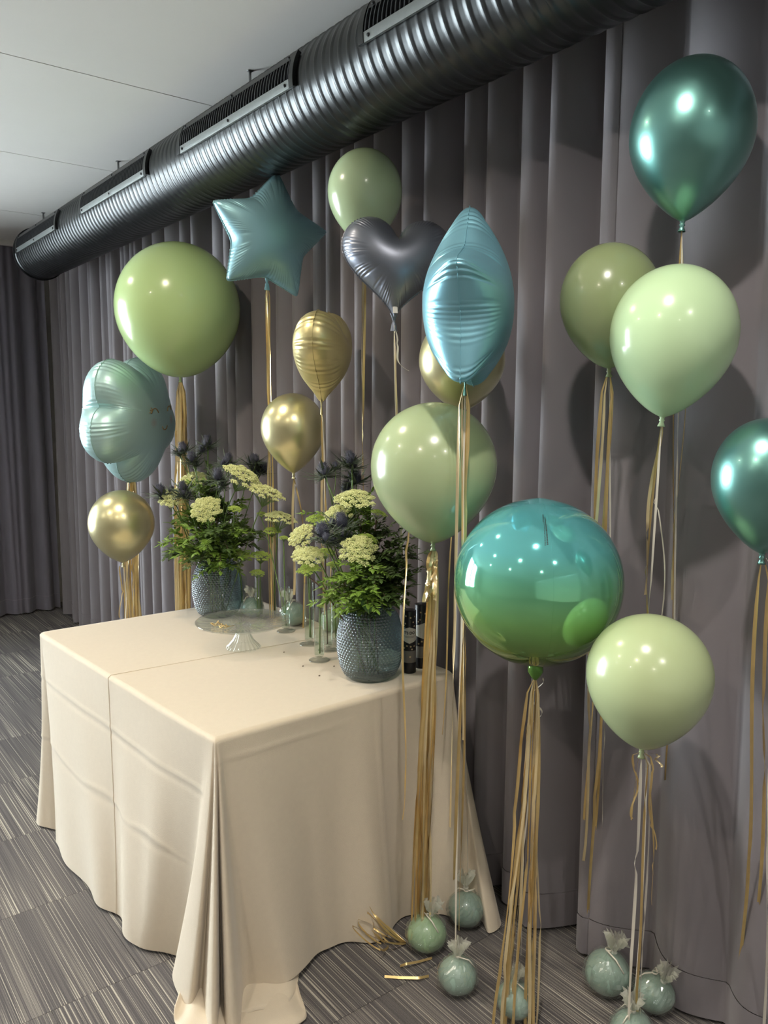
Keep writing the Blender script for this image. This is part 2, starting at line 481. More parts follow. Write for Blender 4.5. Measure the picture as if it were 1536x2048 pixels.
def curtain_panel(name, label, axis, base, u0, u1, f, mat, z0=0.012, z1=CEIL - 0.005, step=0.0125, hem=0.11, group=None):
    n = int((u1 - u0) / step) + 1
    zs = list(np.linspace(z1, z0 + hem + 0.01, 22)) + [z0 + hem + 0.003, z0 + hem - 0.003] + list(np.linspace(z0 + hem * 0.7, z0, 4))
    t = thing(name, label, 'curtain', (base, (u0 + u1) / 2, 0) if axis == 'y' else ((u0 + u1) / 2, base, 0), group=group)
    mid = (u0 + u1) / 2
    def sheet(zlist, extra=0.0):
        vs = []
        for z in zlist:
            zf = z / CEIL
            for i in range(n):
                u = u0 + (u1 - u0) * i / (n - 1)
                o = f(u, zf) + extra
                vs.append((-o, u - mid, z) if axis == 'y' else (u - mid, -o, z))
        return vs, grid_faces(n, len(zlist))
    v, fc = sheet(zs[:23]); mesh('cloth', v, fc, mat, t)
    v, fc = sheet(zs[22:], 0.0025); mesh('hem', v, fc, mat, t)
    return t
near_ridges = [1.058, 1.16, 1.27, 1.374, 1.534, 1.654, 1.795, 1.882, 2.066, 2.2, 2.339, 2.474, 2.57, 2.67]
f1 = fold_profile(-1.5, 6.6, 0.135, 5, 0.06, near_ridges)
curtain_panel('curtain', 'long grey pleated curtain behind the buffet table and under the duct', 'y', 1.835, 1.345, 6.42, f1, M['curtain'])
curtain_panel('curtain', 'grey curtain panel at the right behind the teal and mint balloons', 'y', 1.85, -1.4, 1.375, fold_profile(-1.5, 1.5, 0.2, 9, 0.036), M['curtain'])
curtain_panel('curtain', 'dark grey pleated curtain across the far back wall', 'x', 6.62, -0.35, 1.82, fold_profile(-0.6, 2.0, 0.095, 12, 0.04), M['curtain_back'], step=0.011)

# ------------------------------------------------------------------ air duct
DX, DZ, DR = 1.532, 2.602, 0.155
DY0, DY1 = -0.9, 5.60
duct = thing('air_duct', 'dark metal spiral air duct hung under the ceiling along the curtain', 'duct', (DX, 0, DZ))
RIB = 0.042
ny = int((DY1 - DY0) / RIB * 7); nphi = 72
vs = []
for j in range(ny + 1):
    y = DY0 + (DY1 - DY0) * j / ny
    for k in range(nphi):
        a = 2 * math.pi * k / nphi
        fr = ((y + RIB * k / nphi) / RIB) % 1.0
        b = math.exp(-((fr - 0.5) / 0.085) ** 2) * 0.0042
        r = DR + b
        if y > DY1 - 0.02: r = DR + 0.006
        vs.append((r * math.cos(a), y, r * math.sin(a)))
fc = grid_faces(nphi, ny + 1, True)
fc.append(tuple(ny * nphi + k for k in range(nphi)))
mesh('duct_pipe', vs, fc, M['duct'], duct)
m = MB()
ring = [(DR + 0.010, -0.012), (DR + 0.012, 0.0), (DR + 0.010, 0.012), (DR - 0.01, 0.012), (DR - 0.01, -0.012)]
def y_ring(prof, n=64):
    v = []
    for r, yy in prof:
        for k in range(n):
            a = 2 * math.pi * k / n; v.append((r * math.cos(a), yy, r * math.sin(a)))
    return v, grid_faces(n, len(prof), True)
v, f_ = y_ring(ring); ring_me = None
for yy in (5.595,):
    o = mesh('end_ring', v, f_, M['duct'], duct); o.location = (0, yy, 0)
def sector(a0, a1, r0, r1, y0, y1, n=6):
    """curved plate on the duct: angles measured from the room side (-x) upward, degrees"""
    vs = []; fs = []
    for i in range(n + 1):
        a = math.radians(180 - (a0 + (a1 - a0) * i / n))
        for r in (r0, r1):
            for y in (y0, y1):
                vs.append((r * math.cos(a), y, r * math.sin(a)))
    for i in range(n):
        b = i * 4; c = b + 4
        fs += [(b + 2, b + 3, c + 3, c + 2), (b + 1, b, c, c + 1), (b, b + 2, c + 2, c), (b + 3, b + 1, c + 1, c + 3)]
    e = n * 4
    fs += [(0, 1, 3, 2), (e, e + 2, e + 3, e + 1)]
    return vs, fs
fin_v, fin_f = sector(1.5, 22, DR + 0.004, DR + 0.014, -0.0022, 0.0022, 4)
fin0 = None
screw0 = None
for (g0, g1) in [(4.68, 5.52), (3.39, 4.25), (2.215, 3.045), (1.0, 1.855), (-0.2, 0.65)]:
    gr = bpy.data.objects.new('grille', None); gr.location = (0, (g0 + g1) / 2, 0); link(gr, duct)
    h = (g1 - g0) / 2
    mesh('grille_opening', *sector(-1, 24, DR + 0.001, DR + 0.005, -h + 0.02, h - 0.02), M['black'], gr, False)
    mesh('flange_strip', *sector(-8, 1.2, DR + 0.003, DR + 0.013, -h, h), M['duct_strip'], gr, False)
    mesh('flange_strip', *sector(22, 30, DR + 0.003, DR + 0.013, -h, h), M['duct'], gr, False)
    for s in (-1, 1):
        mesh('flange_end', *sector(-8, 30, DR + 0.002, DR + 0.015, s * h - 0.012, s * h + 0.012, 10), M['duct'], gr, False)
    nf = int((2 * h - 0.04) / 0.0185)
    for k in range(nf + 1):
        yy = -h + 0.02 + (2 * h - 0.04) * k / nf
        if fin0 is None: fin0 = mesh('fin', fin_v, fin_f, M['fin'], gr, False); fin0.location = (0, yy, 0)
        else: share('fin', fin0, gr, (0, yy, 0))
    for ang in (-3.5, 26):
        for yy in (-h + 0.035, 0, h - 0.035):
            a = math.radians(180 - ang)
            p = ((DR + 0.014) * math.cos(a), yy, (DR + 0.014) * math.sin(a))
            if screw0 is None:
                s = MB(); s.lathe([(0.0002, 0.0035), (0.004, 0.003), (0.0055, 0)], 10)
                screw0 = s.build('screw', M['screw'], gr); screw0.location = p
            else: o = share('screw', screw0, gr, p)
            gr.children[-1].rotation_euler = (0, -math.pi / 2 + math.radians(ang), 0)
for yy in (5.44, 4.11, 2.75, 1.4, 0.1):
    m = MB(); m.tube([(0, 0, DR - 0.005), (0, 0, CEIL - DZ)], 0.005, 8); m.box((-0.01, -0.008, CEIL - DZ - 0.003), (0.01, 0.008, CEIL - DZ))
    o = m.build('hanger_rod', M['steel'], duct); o.location = (-0.012, yy, 0)

# ------------------------------------------------------------------ table and cloth
tb = thing('banquet_table', 'rectangular banquet table hidden under the beige floor-length cloth', 'table', (1.28, 2.49, 0))
box('tabletop', (-0.38, -0.61, 0.715), (0.41, 0.62, 0.745), M['paper'], tb)
for sx, sy in ((-1, -1), (-1, 1), (1, -1), (1, 1)):
    m = MB(); m.tube([(sx * 0.33, sy * 0.55, 0.0), (sx * 0.33, sy * 0.55, 0.716)], 0.016, 10); m.build('leg', M['steel'], tb)

cloth = thing('tablecloth', 'beige floor-length tablecloth draped over the table, puddling at the near corner', 'tablecloth', (1.28, 2.49, 0))
OX, OY = 1.28, 2.49
# (edge point on the table, hem point, hem height) walked around the table
A_, B_, C_, D_ = (0.785, 3.165), (0.868, 1.825), (1.728, 1.84), (1.715, 3.16)
ctrl = [
    ((1.70, 3.165), (1.73, 3.22), .01), ((1.25, 3.17), (1.25, 3.235), .01), ((0.83, 3.17), (0.84, 3.24), .01),
    ((0.80, 3.168), (0.765, 3.20), .01), ((0.79, 3.16), (0.738, 3.13), .008), ((0.787, 3.15), (0.765, 3.07), .008), ((0.788, 3.135), (0.80, 3.0), .006),
    ((0.789, 3.11), (0.748, 2.955), .006), ((0.80, 2.92), (0.735, 2.78), .008), ((0.812, 2.72), (0.757, 2.55), .01), ((0.822, 2.52), (0.76, 2.40), .012), ((0.835, 2.32), (0.762, 2.28), .012),
    ((0.846, 2.12), (0.785, 2.185), .012), ((0.855, 1.97), (0.835, 2.12), .012), ((0.862, 1.885), (0.862, 2.05), .012),
    ((0.865, 1.85), (0.814, 2.038), .006), ((0.866, 1.842), (0.792, 1.955), .006), ((0.867, 1.836), (0.794, 1.875), .006), ((0.868, 1.832), (0.844, 1.914), .006),
    ((0.869, 1.829), (0.803, 1.792), .006), ((0.871, 1.827), (0.816, 1.764), .006), ((0.873, 1.826), (0.88, 1.862), .006), ((0.876, 1.826), (0.835, 1.739), .006), ((0.880, 1.826), (0.862, 1.729), .006),
    ((0.888, 1.826), (0.938, 1.841), .006), ((0.91, 1.827), (0.982, 1.824), .03), ((0.98, 1.828), (1.04, 1.786), .03), ((1.06, 1.829), (1.113, 1.766), .028), ((1.14, 1.83), (1.197, 1.82), .015),
    ((1.24, 1.831), (1.275, 1.83), .008), ((1.34, 1.832), (1.36, 1.804), .006), ((1.47, 1.834), (1.503, 1.797), .006), ((1.57, 1.836), (1.588, 1.75), .006), ((1.65, 1.838), (1.621, 1.705), .006),
    ((1.695, 1.839), (1.651, 1.714), .006), ((1.71, 1.841), (1.675, 1.682), .006), ((1.72, 1.845), (1.651, 1.626), .006), ((1.725, 1.855), (1.719, 1.641), .006), ((1.727, 1.88), (1.755, 1.76), .006), ((1.727, 2.0), (1.752, 1.98), .01),
    ((1.722, 2.5), (1.752, 2.5), .01), ((1.717, 3.10), (1.75, 3.1), .01), ((1.712, 3.15), (1.75, 3.18), .01),
]
NC = len(ctrl)
def cr_(a, b, c, d, t):
    return 0.5 * ((2 * b) + (-a + c) * t + (2 * a - 5 * b + 4 * c - d) * t * t + (-a + 3 * b - 3 * c + d) * t ** 3)
samples = []
for i in range(NC):
    p = [ctrl[(i + k - 1) % NC] for k in range(4)]
    Tl = math.dist(p[1][0], p[2][0]); Bl = math.dist(p[1][1], p[2][1])
    n = max(6, int(max(Tl, Bl) / 0.011))
    for k in range(n):
        t = k / n
        T = [p[1][0][j] + (p[2][0][j] - p[1][0][j]) * t for j in range(2)]
        Bm = [cr_(p[0][1][j], p[1][1][j], p[2][1][j], p[3][1][j], t) for j in range(2)]
        hz = p[1][2] + (p[2][2] - p[1][2]) * t
        samples.append((T, Bm, hz))
NS = len(samples)
verts = []
rows = [0.0, 0.25, 0.5, 0.75, 0.88, 0.94, 0.965]
for q in rows:
    for T, Bm, hz in samples:
        cx, cy = 1.26, 2.49
        x = cx + (T[0] - cx) * q; y = cy + (T[1] - cy) * q
        verts.append((x - OX, y - OY, TABLE_Z))
NV = 96
gs = lambda x, s: math.exp(-(x / s) ** 2)
for j in range(NV + 1):
    v = j / NV
    for T, Bm, hz in samples:
        zz = hz + (TABLE_Z - hz) * (1 - v)
        rnd_edge = 0.009
        drop = TABLE_Z - zz
        g = v ** 1.25
        x = T[0] + (Bm[0] - T[0]) * g; y = T[1] + (Bm[1] - T[1]) * g
        # bend over the table edge
        if drop < rnd_edge:
            k = math.sqrt(max(0, 1 - (1 - drop / rnd_edge) ** 2))
        else: k = 1.0
        nx, ny_ = T[0] - 1.27, T[1] - 2.49
        front = 0.8 < T[0] + 0 and T[1] < 1.87      # short side facing the camera
        left = T[0] < 0.90 and T[1] > 1.86
        ox = oy = 0.0
        if left:
            s = T[1]
            o = 0.010 * v * math.sin(s * 9.0 + 1.0 + v * 2.2) + 0.006 * v * math.sin(s * 21 + v * 3.0)
            o += 0.022 * v * v * gs(s - 2.20 - 0.25 * (1 - v), 0.12) - 0.02 * v * gs(s - 2.46, 0.06 + 0.05 * v)
            o += 0.002 * gs(drop - 0.165, 0.006) + 0.0022 * gs(drop - 0.40 - 0.012 * math.sin(s * 14), 0.007)
            o -= 0.0015 * gs(drop - 0.18, 0.010) + 0.0015 * gs(drop - 0.415, 0.012)
            ox -= o
        if front:
            s = T[0]
            o = 0.022 * v * math.sin(s * 15.0 + 0.6) + 0.010 * v * math.sin(s * 33 + 1.0)
            o += 0.004 * gs(s - 1.40, 0.006) * min(1, v * 4) + 0.0025 * gs(drop - 0.06, 0.006) * gs(s - 1.05, 0.2)
            oy -= o
        e = rnd_edge * (k - 1)
        L_ = math.hypot(nx, ny_) or 1
        verts.append((x + ox - OX + e * nx / L_, y + oy - OY + e * ny_ / L_, zz))
NR = len(rows) + NV + 1
mesh('cloth_sheet', verts, grid_faces(NS, NR, True), M['cloth'], cloth)
# centre seam over the top and down the long side
m = MB()
si = min(range(NS), key=lambda i: abs(samples[i][0][1] - 2.494) + (0 if samples[i][0][0] < 0.9 else 9))
pts = [(1.70 - OX, 2.44 - OY, TABLE_Z), (1.3 - OX, 2.465 - OY, TABLE_Z)] + [(verts[(len(rows) + j) * NS + si][0] - 0.0004, verts[(len(rows) + j) * NS + si][1], verts[(len(rows) + j) * NS + si][2] + (0.0003 if j < 2 else 0)) for j in range(NV + 1)]
m.tube(pts, 0.0015, 6)
m.build('seam', M['cloth'], cloth)
# loose folds of cloth lying on the carpet under the near corner
def floor_fold(name, outline, zs, seed):
    """sheet between an inner and an outer polyline on the floor with rolled edge"""
    rnd = random.Random(seed)
    inner, outer = outline
    n = 40; r_ = 10
    def samp(pl, t):
        f = t * (len(pl) - 1); i = min(int(f), len(pl) - 2); u = f - i
        a = pl[max(i - 1, 0)]; b = pl[i]; c = pl[i + 1]; d = pl[min(i + 2, len(pl) - 1)]
        return [cr_(a[j], b[j], c[j], d[j], u) for j in range(2)]
    vs = []
    for j in range(r_ + 3):
        q = min(j / r_, 1.0)
        for i in range(n + 1):
            t = i / n
            a = samp(inner, t); b = samp(outer, t)
            z = zs[0] * (1 - q) + zs[1] * q + 0.004 * math.sin(t * 17 + seed * 2) * q + 0.009 * math.sin(t * 9 + seed + q * 3) * q * (1 - q) * 3
            x = a[0] + (b[0] - a[0]) * q; y = a[1] + (b[1] - a[1]) * q
            if j > r_:
                z = max(0.002, z - 0.005 * (j - r_)); x -= (b[0] - a[0]) * 0.02 * (j - r_); y -= (b[1] - a[1]) * 0.02 * (j - r_)
            vs.append((x - OX, y - OY, max(z, 0.002)))
    return mesh(name, vs, grid_faces(n + 1, r_ + 3), M['cloth'], cloth)
floor_fold('puddle_fold', ([(0.922, 1.903), (1.013, 1.909), (1.104, 1.879), (1.162, 1.861)], [(0.863, 1.772), (0.927, 1.739), (1.001, 1.71), (1.076, 1.775)]), (0.045, 0.014), 1)
floor_fold('puddle_fold', ([(0.884, 1.871), (0.956, 1.834), (1.029, 1.795), (1.078, 1.794)], [(0.801, 1.704), (0.901, 1.652), (1.015, 1.642), (1.053, 1.728)]), (0.02, 0.008), 2)
floor_fold('puddle_fold', ([(0.887, 1.833), (0.855, 1.889), (0.832, 1.936), (0.83, 1.974)], [(0.807, 1.689), (0.753, 1.762), (0.741, 1.845), (0.771, 1.907)]), (0.02, 0.012), 3)

# ------------------------------------------------------------------ vases
def hobnail_vase(name, label, loc, sc=1.0):
    t = thing(name, label, 'vase', loc, group='blue hobnail vases')
    H_ = 0.25
    prof_z = np.array([0, 0.01, 0.04, 0.09, 0.14, 0.19, 0.215, 0.232, 0.242, 0.25])
    prof_r = np.array([0.066, 0.079, 0.094, 0.1035, 0.1035, 0.092, 0.081, 0.066, 0.058, 0.058])
    nb = 50; na = nb * 6; nrow = 25
    nz = 170
    zs = np.linspace(0.0, H_, nz)
    rs = np.interp(zs, prof_z, prof_r)
    k = np.ones(9) / 9
    rs = np.convolve(np.pad(rs, 4, mode='edge'), k, 'valid')
    vs = []
    for z, r in zip(zs, rs):
        row = (z - 0.012) / (0.222 / nrow)
        for i in range(na):
            a = 2 * math.pi * i / na
            b = 0.0
            if 0 <= row < nrow:
                ri = int(row); fz = row - ri - 0.5
                fa = (i / 6.0 + (0.5 if ri % 2 else 0)) % 1.0 - 0.5
                d2 = (fz * 2.0) ** 2 + (fa * 2.0) ** 2
                b = 0.0034 * max(0.0, 1 - d2) ** 0.6 if d2 < 1 else 0.0
            rr = (r + b) * sc
            vs.append((rr * math.cos(a), rr * math.sin(a), z * sc))
    fcs = grid_faces(na, nz, True)
    fcs.append(tuple(range(na))[::-1])
    mesh('glass_body', vs, fcs, M['blue_glass'], t)
    m = MB(); m.lathe([(0.056 * sc, 0.246 * sc), (0.059 * sc, 0.252 * sc), (0.061 * sc, 0.249 * sc), (0.059 * sc, 0.245 * sc)], 48); m.build('rim', M['blue_glass'], t)
    m = MB(); m.lathe([(0.0005, 0.11 * sc), (0.098 * sc, 0.11 * sc)], 40); m.build('water_surface', M['water'], t)
    return t
V1 = (1.452, 2.987, 0.755)
V2 = (1.484, 1.979, 0.755)
hobnail_vase('flower_vase', 'blue hobnail glass vase at the far left of the table behind the cake stand', V1, 0.98)
hobnail_vase('flower_vase', 'blue hobnail glass vase at the near right of the table beside the black canisters', V2, 1.0)

# ------------------------------------------------------------------ cake stand
cs = thing('cake_stand', 'clear pressed-glass footed cake stand in the middle of the table', 'cake stand', (1.309, 2.499, 0.756))
PR = 0.166; PZ = 0.088
vs = []; n = 192
prof = [(0.004, PZ), (0.03, PZ), (0.05, PZ), (0.07, PZ), (0.088, PZ), (0.092, PZ + 0.001), (0.11, PZ + 0.001), (0.13, PZ + 0.002), (0.145, PZ + 0.003), (0.158, PZ + 0.006), (PR, PZ + 0.011), (PR + 0.001, PZ + 0.014), (PR - 0.003, PZ + 0.013), (0.15, PZ + 0.008), (0.12, PZ + 0.005), (0.092, PZ + 0.004), (0.06, PZ + 0.004), (0.004, PZ + 0.004)]
for r, z in prof:
    for k in range(n):
        a = 2 * math.pi * k / n
        dz = 0.0
        if 0.04 < r < 0.09 and z <= PZ: dz = 0.0022 * (1 if (k // 2) % 2 else -1)
        if 0.1 < r < 0.16: dz = 0.0012 * math.sin(a * 24) * math.sin(r * 180)
        vs.append((r * math.cos(a), r * math.sin(a), z + dz))
mesh('plate', vs, grid_faces(n, len(prof), True), M['press_glass'], cs)
vs = []; n = 120
prof = [(0.058, 0.0), (0.059, 0.004), (0.05, 0.014), (0.036, 0.03), (0.026, 0.05), (0.022, 0.068), (0.024, 0.08), (0.03, PZ)]
for i, (r, z) in enumerate(prof):
    for k in range(n):
        a = 2 * math.pi * k / n
        rr = r * (1 + 0.055 * (1 if (k // 3) % 2 else -1))
        vs.append((rr * math.cos(a), rr * math.sin(a), z))
mesh('ribbed_foot', vs, grid_faces(n, len(prof), True), M['press_glass'], cs)
# gold star sticks lying on the plate
def gold_star(label, loc, rz, R_, fold):
    t = thing('gold_star_topper', label, 'cake topper', loc, rz, 'gold star toppers on the cake stand')
    m = MB()
    pts = []
    for k in range(11):
        r = R_ if k % 2 == 0 else R_ * 0.42
        a = math.pi / 2 + k * math.pi / 5
        pts.append((r * math.cos(a), r * math.sin(a) * fold, 0.003 + 0.006 * (k % 3)))
    m.tube(pts, 0.0016, 5); m.build('star_outline', M['gold'], t)
    m = MB(); m.tube([(0, -R_ * 0.4 * fold, 0.004), (0.018, -R_ * 2.0, 0.002)], 0.001, 5); m.build('pick', M['gold'], t)
    return t
pz = 0.7555 + PZ + 0.006
gold_star('small gold star topper lying on the left of the cake stand plate', (1.211, 2.513, 0.85), 0.4, 0.022, 0.9)
gold_star('small gold star topper lying nearer the middle of the cake stand plate', (1.218, 2.466, 0.85), 1.3, 0.02, 0.8)

# ------------------------------------------------------------------ bud vases (test tubes on round feet)
def bud_vase(label, loc, h=0.18, r=0.0165, water=0.6):
    t = thing('bud_vase', label, 'vase', loc, group='slim glass bud vases')
    m = MB(); m.lathe([(0.001, 0.012), (r * 0.8, 0.014), (r, 0.022), (r, h), (r * 1.04, h + 0.001), (r * 0.93, h), (r * 0.93, 0.022), (r * 0.7, 0.018)], 28); m.build('tube', M['glass'], t)
    m = MB(); m.lathe([(0.001, 0.0), (0.036, 0.0), (0.0365, 0.0025), (0.03, 0.004), (0.01, 0.008), (0.006, 0.013), (0.001, 0.014)], 32); m.build('foot', M['press_glass'], t)
    m = MB(); m.lathe([(0.001, 0.02), (r * 0.9, 0.022), (r * 0.9, h * water), (0.001, h * water)], 24); m.build('water', M['water'], t)
    return t
BUD = [
    ('slim glass bud vase next to the far left blue vase', (1.534, 2.923, 0.755), 0.160, 0.66),
    ('slim glass bud vase second from the far left blue vase', (1.553, 2.826, 0.755), 0.155, 0.5),
    ('slim glass bud vase third from the far left blue vase, rearmost', (1.62, 2.825, 0.755), 0.165, 0.6),
    ('slim glass bud vase in front of the wrapped weight on the table', (1.544, 2.598, 0.755), 0.172, 0.55),
    ('slim glass bud vase with several stems in the middle of the table', (1.522, 2.396, 0.755), 0.225, 0.6),
    ('nearest slim glass bud vase, holding one short stem', (1.447, 2.217, 0.755), 0.185, 0.6),
    ('slim glass bud vase with a brown stem beside the near blue vase', (1.534, 2.294, 0.755), 0.20, 0.5),
    ('slim glass bud vase half hidden behind the near blue vase', (1.598, 2.337, 0.755), 0.17, 0.5),
]
for lab, loc, h, w in BUD: bud_vase(lab, loc, h, 0.0175, w)

# ------------------------------------------------------------------ confetti canisters
def canister(label, loc, rz, h, text=True):
    t = thing('confetti_cannon', label, 'canister', loc, rz, 'confetti canisters')
    R_ = 0.0215
    m = MB(); m.lathe([(0.0005, 0.0), (R_ * 1.0, 0.0), (R_ * 1.03, 0.003), (R_ * 1.03, 0.034), (R_, 0.036)], 40); m.build('base_cap', M['cannon'], t)
    m = MB(); m.lathe([(R_, 0.036), (R_ * 1.01, 0.037), (R_ * 1.01, 0.074), (R_, 0.075)], 40); m.build('twist_band', M['cannon_grey'], t)
    m = MB(); m.lathe([(R_, 0.075), (R_, h), (R_ * 0.9, h + 0.002), (0.0005, h + 0.002)], 40); m.build('tube', M['cannon'], t)
    # label: hexagon wrapped on the tube, facing local -y
    def wrap(x, z, lift=0.0006):
        a = x / R_ - math.pi / 2
        return ((R_ + lift) * math.cos(a), (R_ + lift) * math.sin(a), z)
    vs = []; nx = 24; nz = 8
    zc = 0.127
    for j in range(nz + 1):
        for i in range(nx + 1):
            u = i / nx * 2 - 1
            hh = 0.027 * (1 - 0.45 * max(0, abs(u) - 0.0))
            vs.append(wrap(u * 0.034, zc + (j / nz * 2 - 1) * hh))
    lb = mesh('paper_label', vs, grid_faces(nx + 1, nz + 1), M['paper'], t)
    if text:
        fd = bpy.data.curves.new('lettering', 'FONT'); fd.body = "T'S DO"; fd.size = 0.0125; fd.align_x = 'CENTER'; fd.offset = 0.0004
        fo = bpy.data.objects.new('lettering', fd)
        C.objects.link(fo)
        dg = bpy.context.evaluated_depsgraph_get()
        me = bpy.data.meshes.new_from_object(fo.evaluated_get(dg))
        C.objects.unlink(fo); bpy.data.objects.remove(fo)
        for v in me.vertices:
            v.co = wrap(v.co.x * 0.92, zc + 0.004 + v.co.y, 0.0011)
        me.materials.clear(); me.materials.append(M['cannon'])
        lo = bpy.data.objects.new('lettering', me); link(lo, lb)
        for q, zz in ((0, -0.0035), (1, -0.008)):
            vs = []
            for i in range(21):
                for dz in (0, 0.0011): vs.append(wrap((i / 20 * 2 - 1) * (0.02 - 0.006 * q), zc + zz + dz, 0.0011))
            mesh('printed_rule', vs, [(2 * i, 2 * i + 2, 2 * i + 3, 2 * i + 1) for i in range(20)], M['cannon_grey'], lb, False)
    rnd = random.Random(int(loc[0] * 1000))
    spots = [(-0.014, .165), (0.012, .17), (0.016, .157), (-0.02, .158), (0.003, .185), (-0.012, .19), (0.018, .188), (-0.008, .092), (0.004, .09), (0.016, .091), (-0.018, .084), (0.008, .081), (0.002, .056)]
    for (sx, sz) in spots:
        if sz > h - 0.008: continue
        vs = []
        for k in range(10):
            r = 0.0038 if k % 2 == 0 else 0.0017
            a = math.pi / 2 + k * math.pi / 5
            vs.append(wrap(sx + r * math.cos(a), sz + r * math.sin(a), 0.0009))
        vs.append(wrap(sx, sz, 0.0009))
        mesh('printed_star', vs, [(k, (k + 1) % 10, 10) for k in range(10)], M['gold_pale'], t, False)
    return t
canister('black confetti canister with a white hexagon label beside the near blue vase', (1.611, 1.936, 0.755), math.radians(-38), 0.205)
canister('black confetti canister mostly hidden behind the gold tassel', (1.675, 1.951, 0.755), math.radians(-15), 0.212, False)

# dark crumbs on the cloth
for k, p in enumerate([(1.365, 2.191, 0.756), (1.446, 2.127, 0.756), (1.355, 2.077, 0.756), (1.452, 1.942, 0.756), (1.395, 2.363, 0.756)]):
    m = MB(); m.lathe([(0.0003, 0.0), (0.0028, 0.0008), (0.0022, 0.002), (0.0003, 0.003)], 7)
    o = m.build('seed_crumb', M['stem_br'])
    o.location = p; o.scale = (1.4, 0.8, 1)
    tag(o, ['tiny dark crumb left of the nearest bud vase foot', 'tiny dark crumb right of the nearest bud vase foot', 'tiny dark crumb in front of the nearest bud vase', 'tiny dark crumb at the foot of the near blue vase', 'tiny dark crumb beside the cake stand foot'][k], 'crumb', 'dark crumbs on the tablecloth')

# ------------------------------------------------------------------ balloon weights
_w = {}
def balloon_weight(label, loc, r=0.055, light=False, tilt=0.0, rz=0.0, tuft=1.0):
    t = thing('balloon_weight', label, 'balloon weight', loc, rz, 'wrapped balloon weights')
    key = light
    if key not in _w:
        rnd = random.Random(4)
        n = 40; nz = 20
        vs = []; vc = []
        for j in range(nz + 1):
            p = math.pi * j / nz
            for i in range(n):
                a = 2 * math.pi * i / n
                rr = 1.0 + 0.03 * math.cos(5 * a) * math.sin(p)
                z = -math.cos(p) * 0.92
                vs.append((rr * math.sin(p) * math.cos(a), rr * math.sin(p) * math.sin(a), z + 0.92))
                cr = 1.06 + 0.05 * math.sin(7 * a + 3 * p) * math.sin(p) + rnd.uniform(-0.045, 0.045)
                s = math.sin(p) ** (0.8 if p < 1.6 else 1.25)
                vc.append((cr * s * math.cos(a), cr * s * math.sin(a), max(0.0, -math.cos(p) * (0.93 if p < 1.6 else 1.12) + 0.93)))
        f = grid_faces(n, nz + 1, True)
        ball = mesh('ball', vs, f, M['weight_lt' if light else 'weight'], t)
        wrap = mesh('cellophane_wrap', vc, f, M['cello'], t, False)
        vt = []
        nn = 36
        for j, (rr, z) in enumerate([(0.16, 1.95), (0.11, 2.05), (0.2, 2.25), (0.34, 2.5), (0.46, 2.75)]):
            for i in range(nn):
                a = 2 * math.pi * i / nn
                q = rr * (1 + (0.35 if j > 1 else 0.1) * (1 if i % 2 else -1) * (0.4 + 0.15 * j)) + rnd.uniform(-0.02, 0.02) * j
                vt.append((q * math.cos(a), q * math.sin(a), z + rnd.uniform(-0.06, 0.06) * j))
        tf = mesh('cellophane_tuft', vt, grid_faces(nn, 5, True), M['cello_tuft'], t, False)
        m = MB(); m.lathe([(0.13, 1.99), (0.16, 2.03), (0.13, 2.08)], 16)
        m.tube([(0.13, 0, 2.03), (0.5, -0.1, 1.95), (0.75, -0.2, 1.7)], 0.035, 5)
        m.tube([(-0.13, 0, 2.03), (-0.3, -0.5, 1.9), (-0.25, -0.85, 1.4)], 0.035, 5)
        ti = m.build('tie_ribbon', M['white_ribbon'], t)
        _w[key] = (ball, wrap, tf, ti)
        kids = [ball, wrap, tf, ti]
    else:
        kids = [share(s.name.split('.')[0], s, t) for s in _w[key]]
    for k in kids: k.scale = (r, r, r)
    kids[2].rotation_euler = (tilt, tilt * 0.5, 0); 
    return t

WT = [
    ('pale green wrapped weight at the foot of the thick gold tassel', (1.457, 1.665, 0), 0.058, True, 0.1, 0.3),
    ('sea-green wrapped weight in front of the tablecloth puddle, under the blue star', (1.411, 1.48, 0), 0.053, False, 0.0, 1.1),
    ('sea-green wrapped weight resting on the cloth hem by the curtain', (1.632, 1.678, 0), 0.056, False, 0.2, 2.0),
    ('sea-green wrapped weight between the gold ribbons of the ombre orb', (1.471, 1.321, 0), 0.05, False, 0.0, 0.5),
    ('round sea-green wrapped weight against the dark gap between the curtains', (1.738, 1.225, 0), 0.062, False, 0.1, 0.2),
    ('sea-green wrapped weight with a tall cellophane fan at the right by the curtain', (1.78, 1.107, 0), 0.053, False, -0.25, 2.6),
    ('wrapped weight cut off by the bottom edge under the white ribbons', (1.62, 1.064, 0), 0.052, False, 0.0, 3.4),
    ('wrapped sea-green weight at the back of the table behind the bud vases', (1.614, 2.653, 0.755), 0.05, False, 0.15, 4.0),
    ('wrapped sea-green weight at the back of the table near the far blue vase', (1.544, 2.864, 0.755), 0.045, False, 0.1, 5.0),
    ('wrapped pale green weight behind the tall bud vase and the near bouquet', (1.681, 2.491, 0.755), 0.045, True, 0.1, 1.0),
]
for w in WT: balloon_weight(*w)

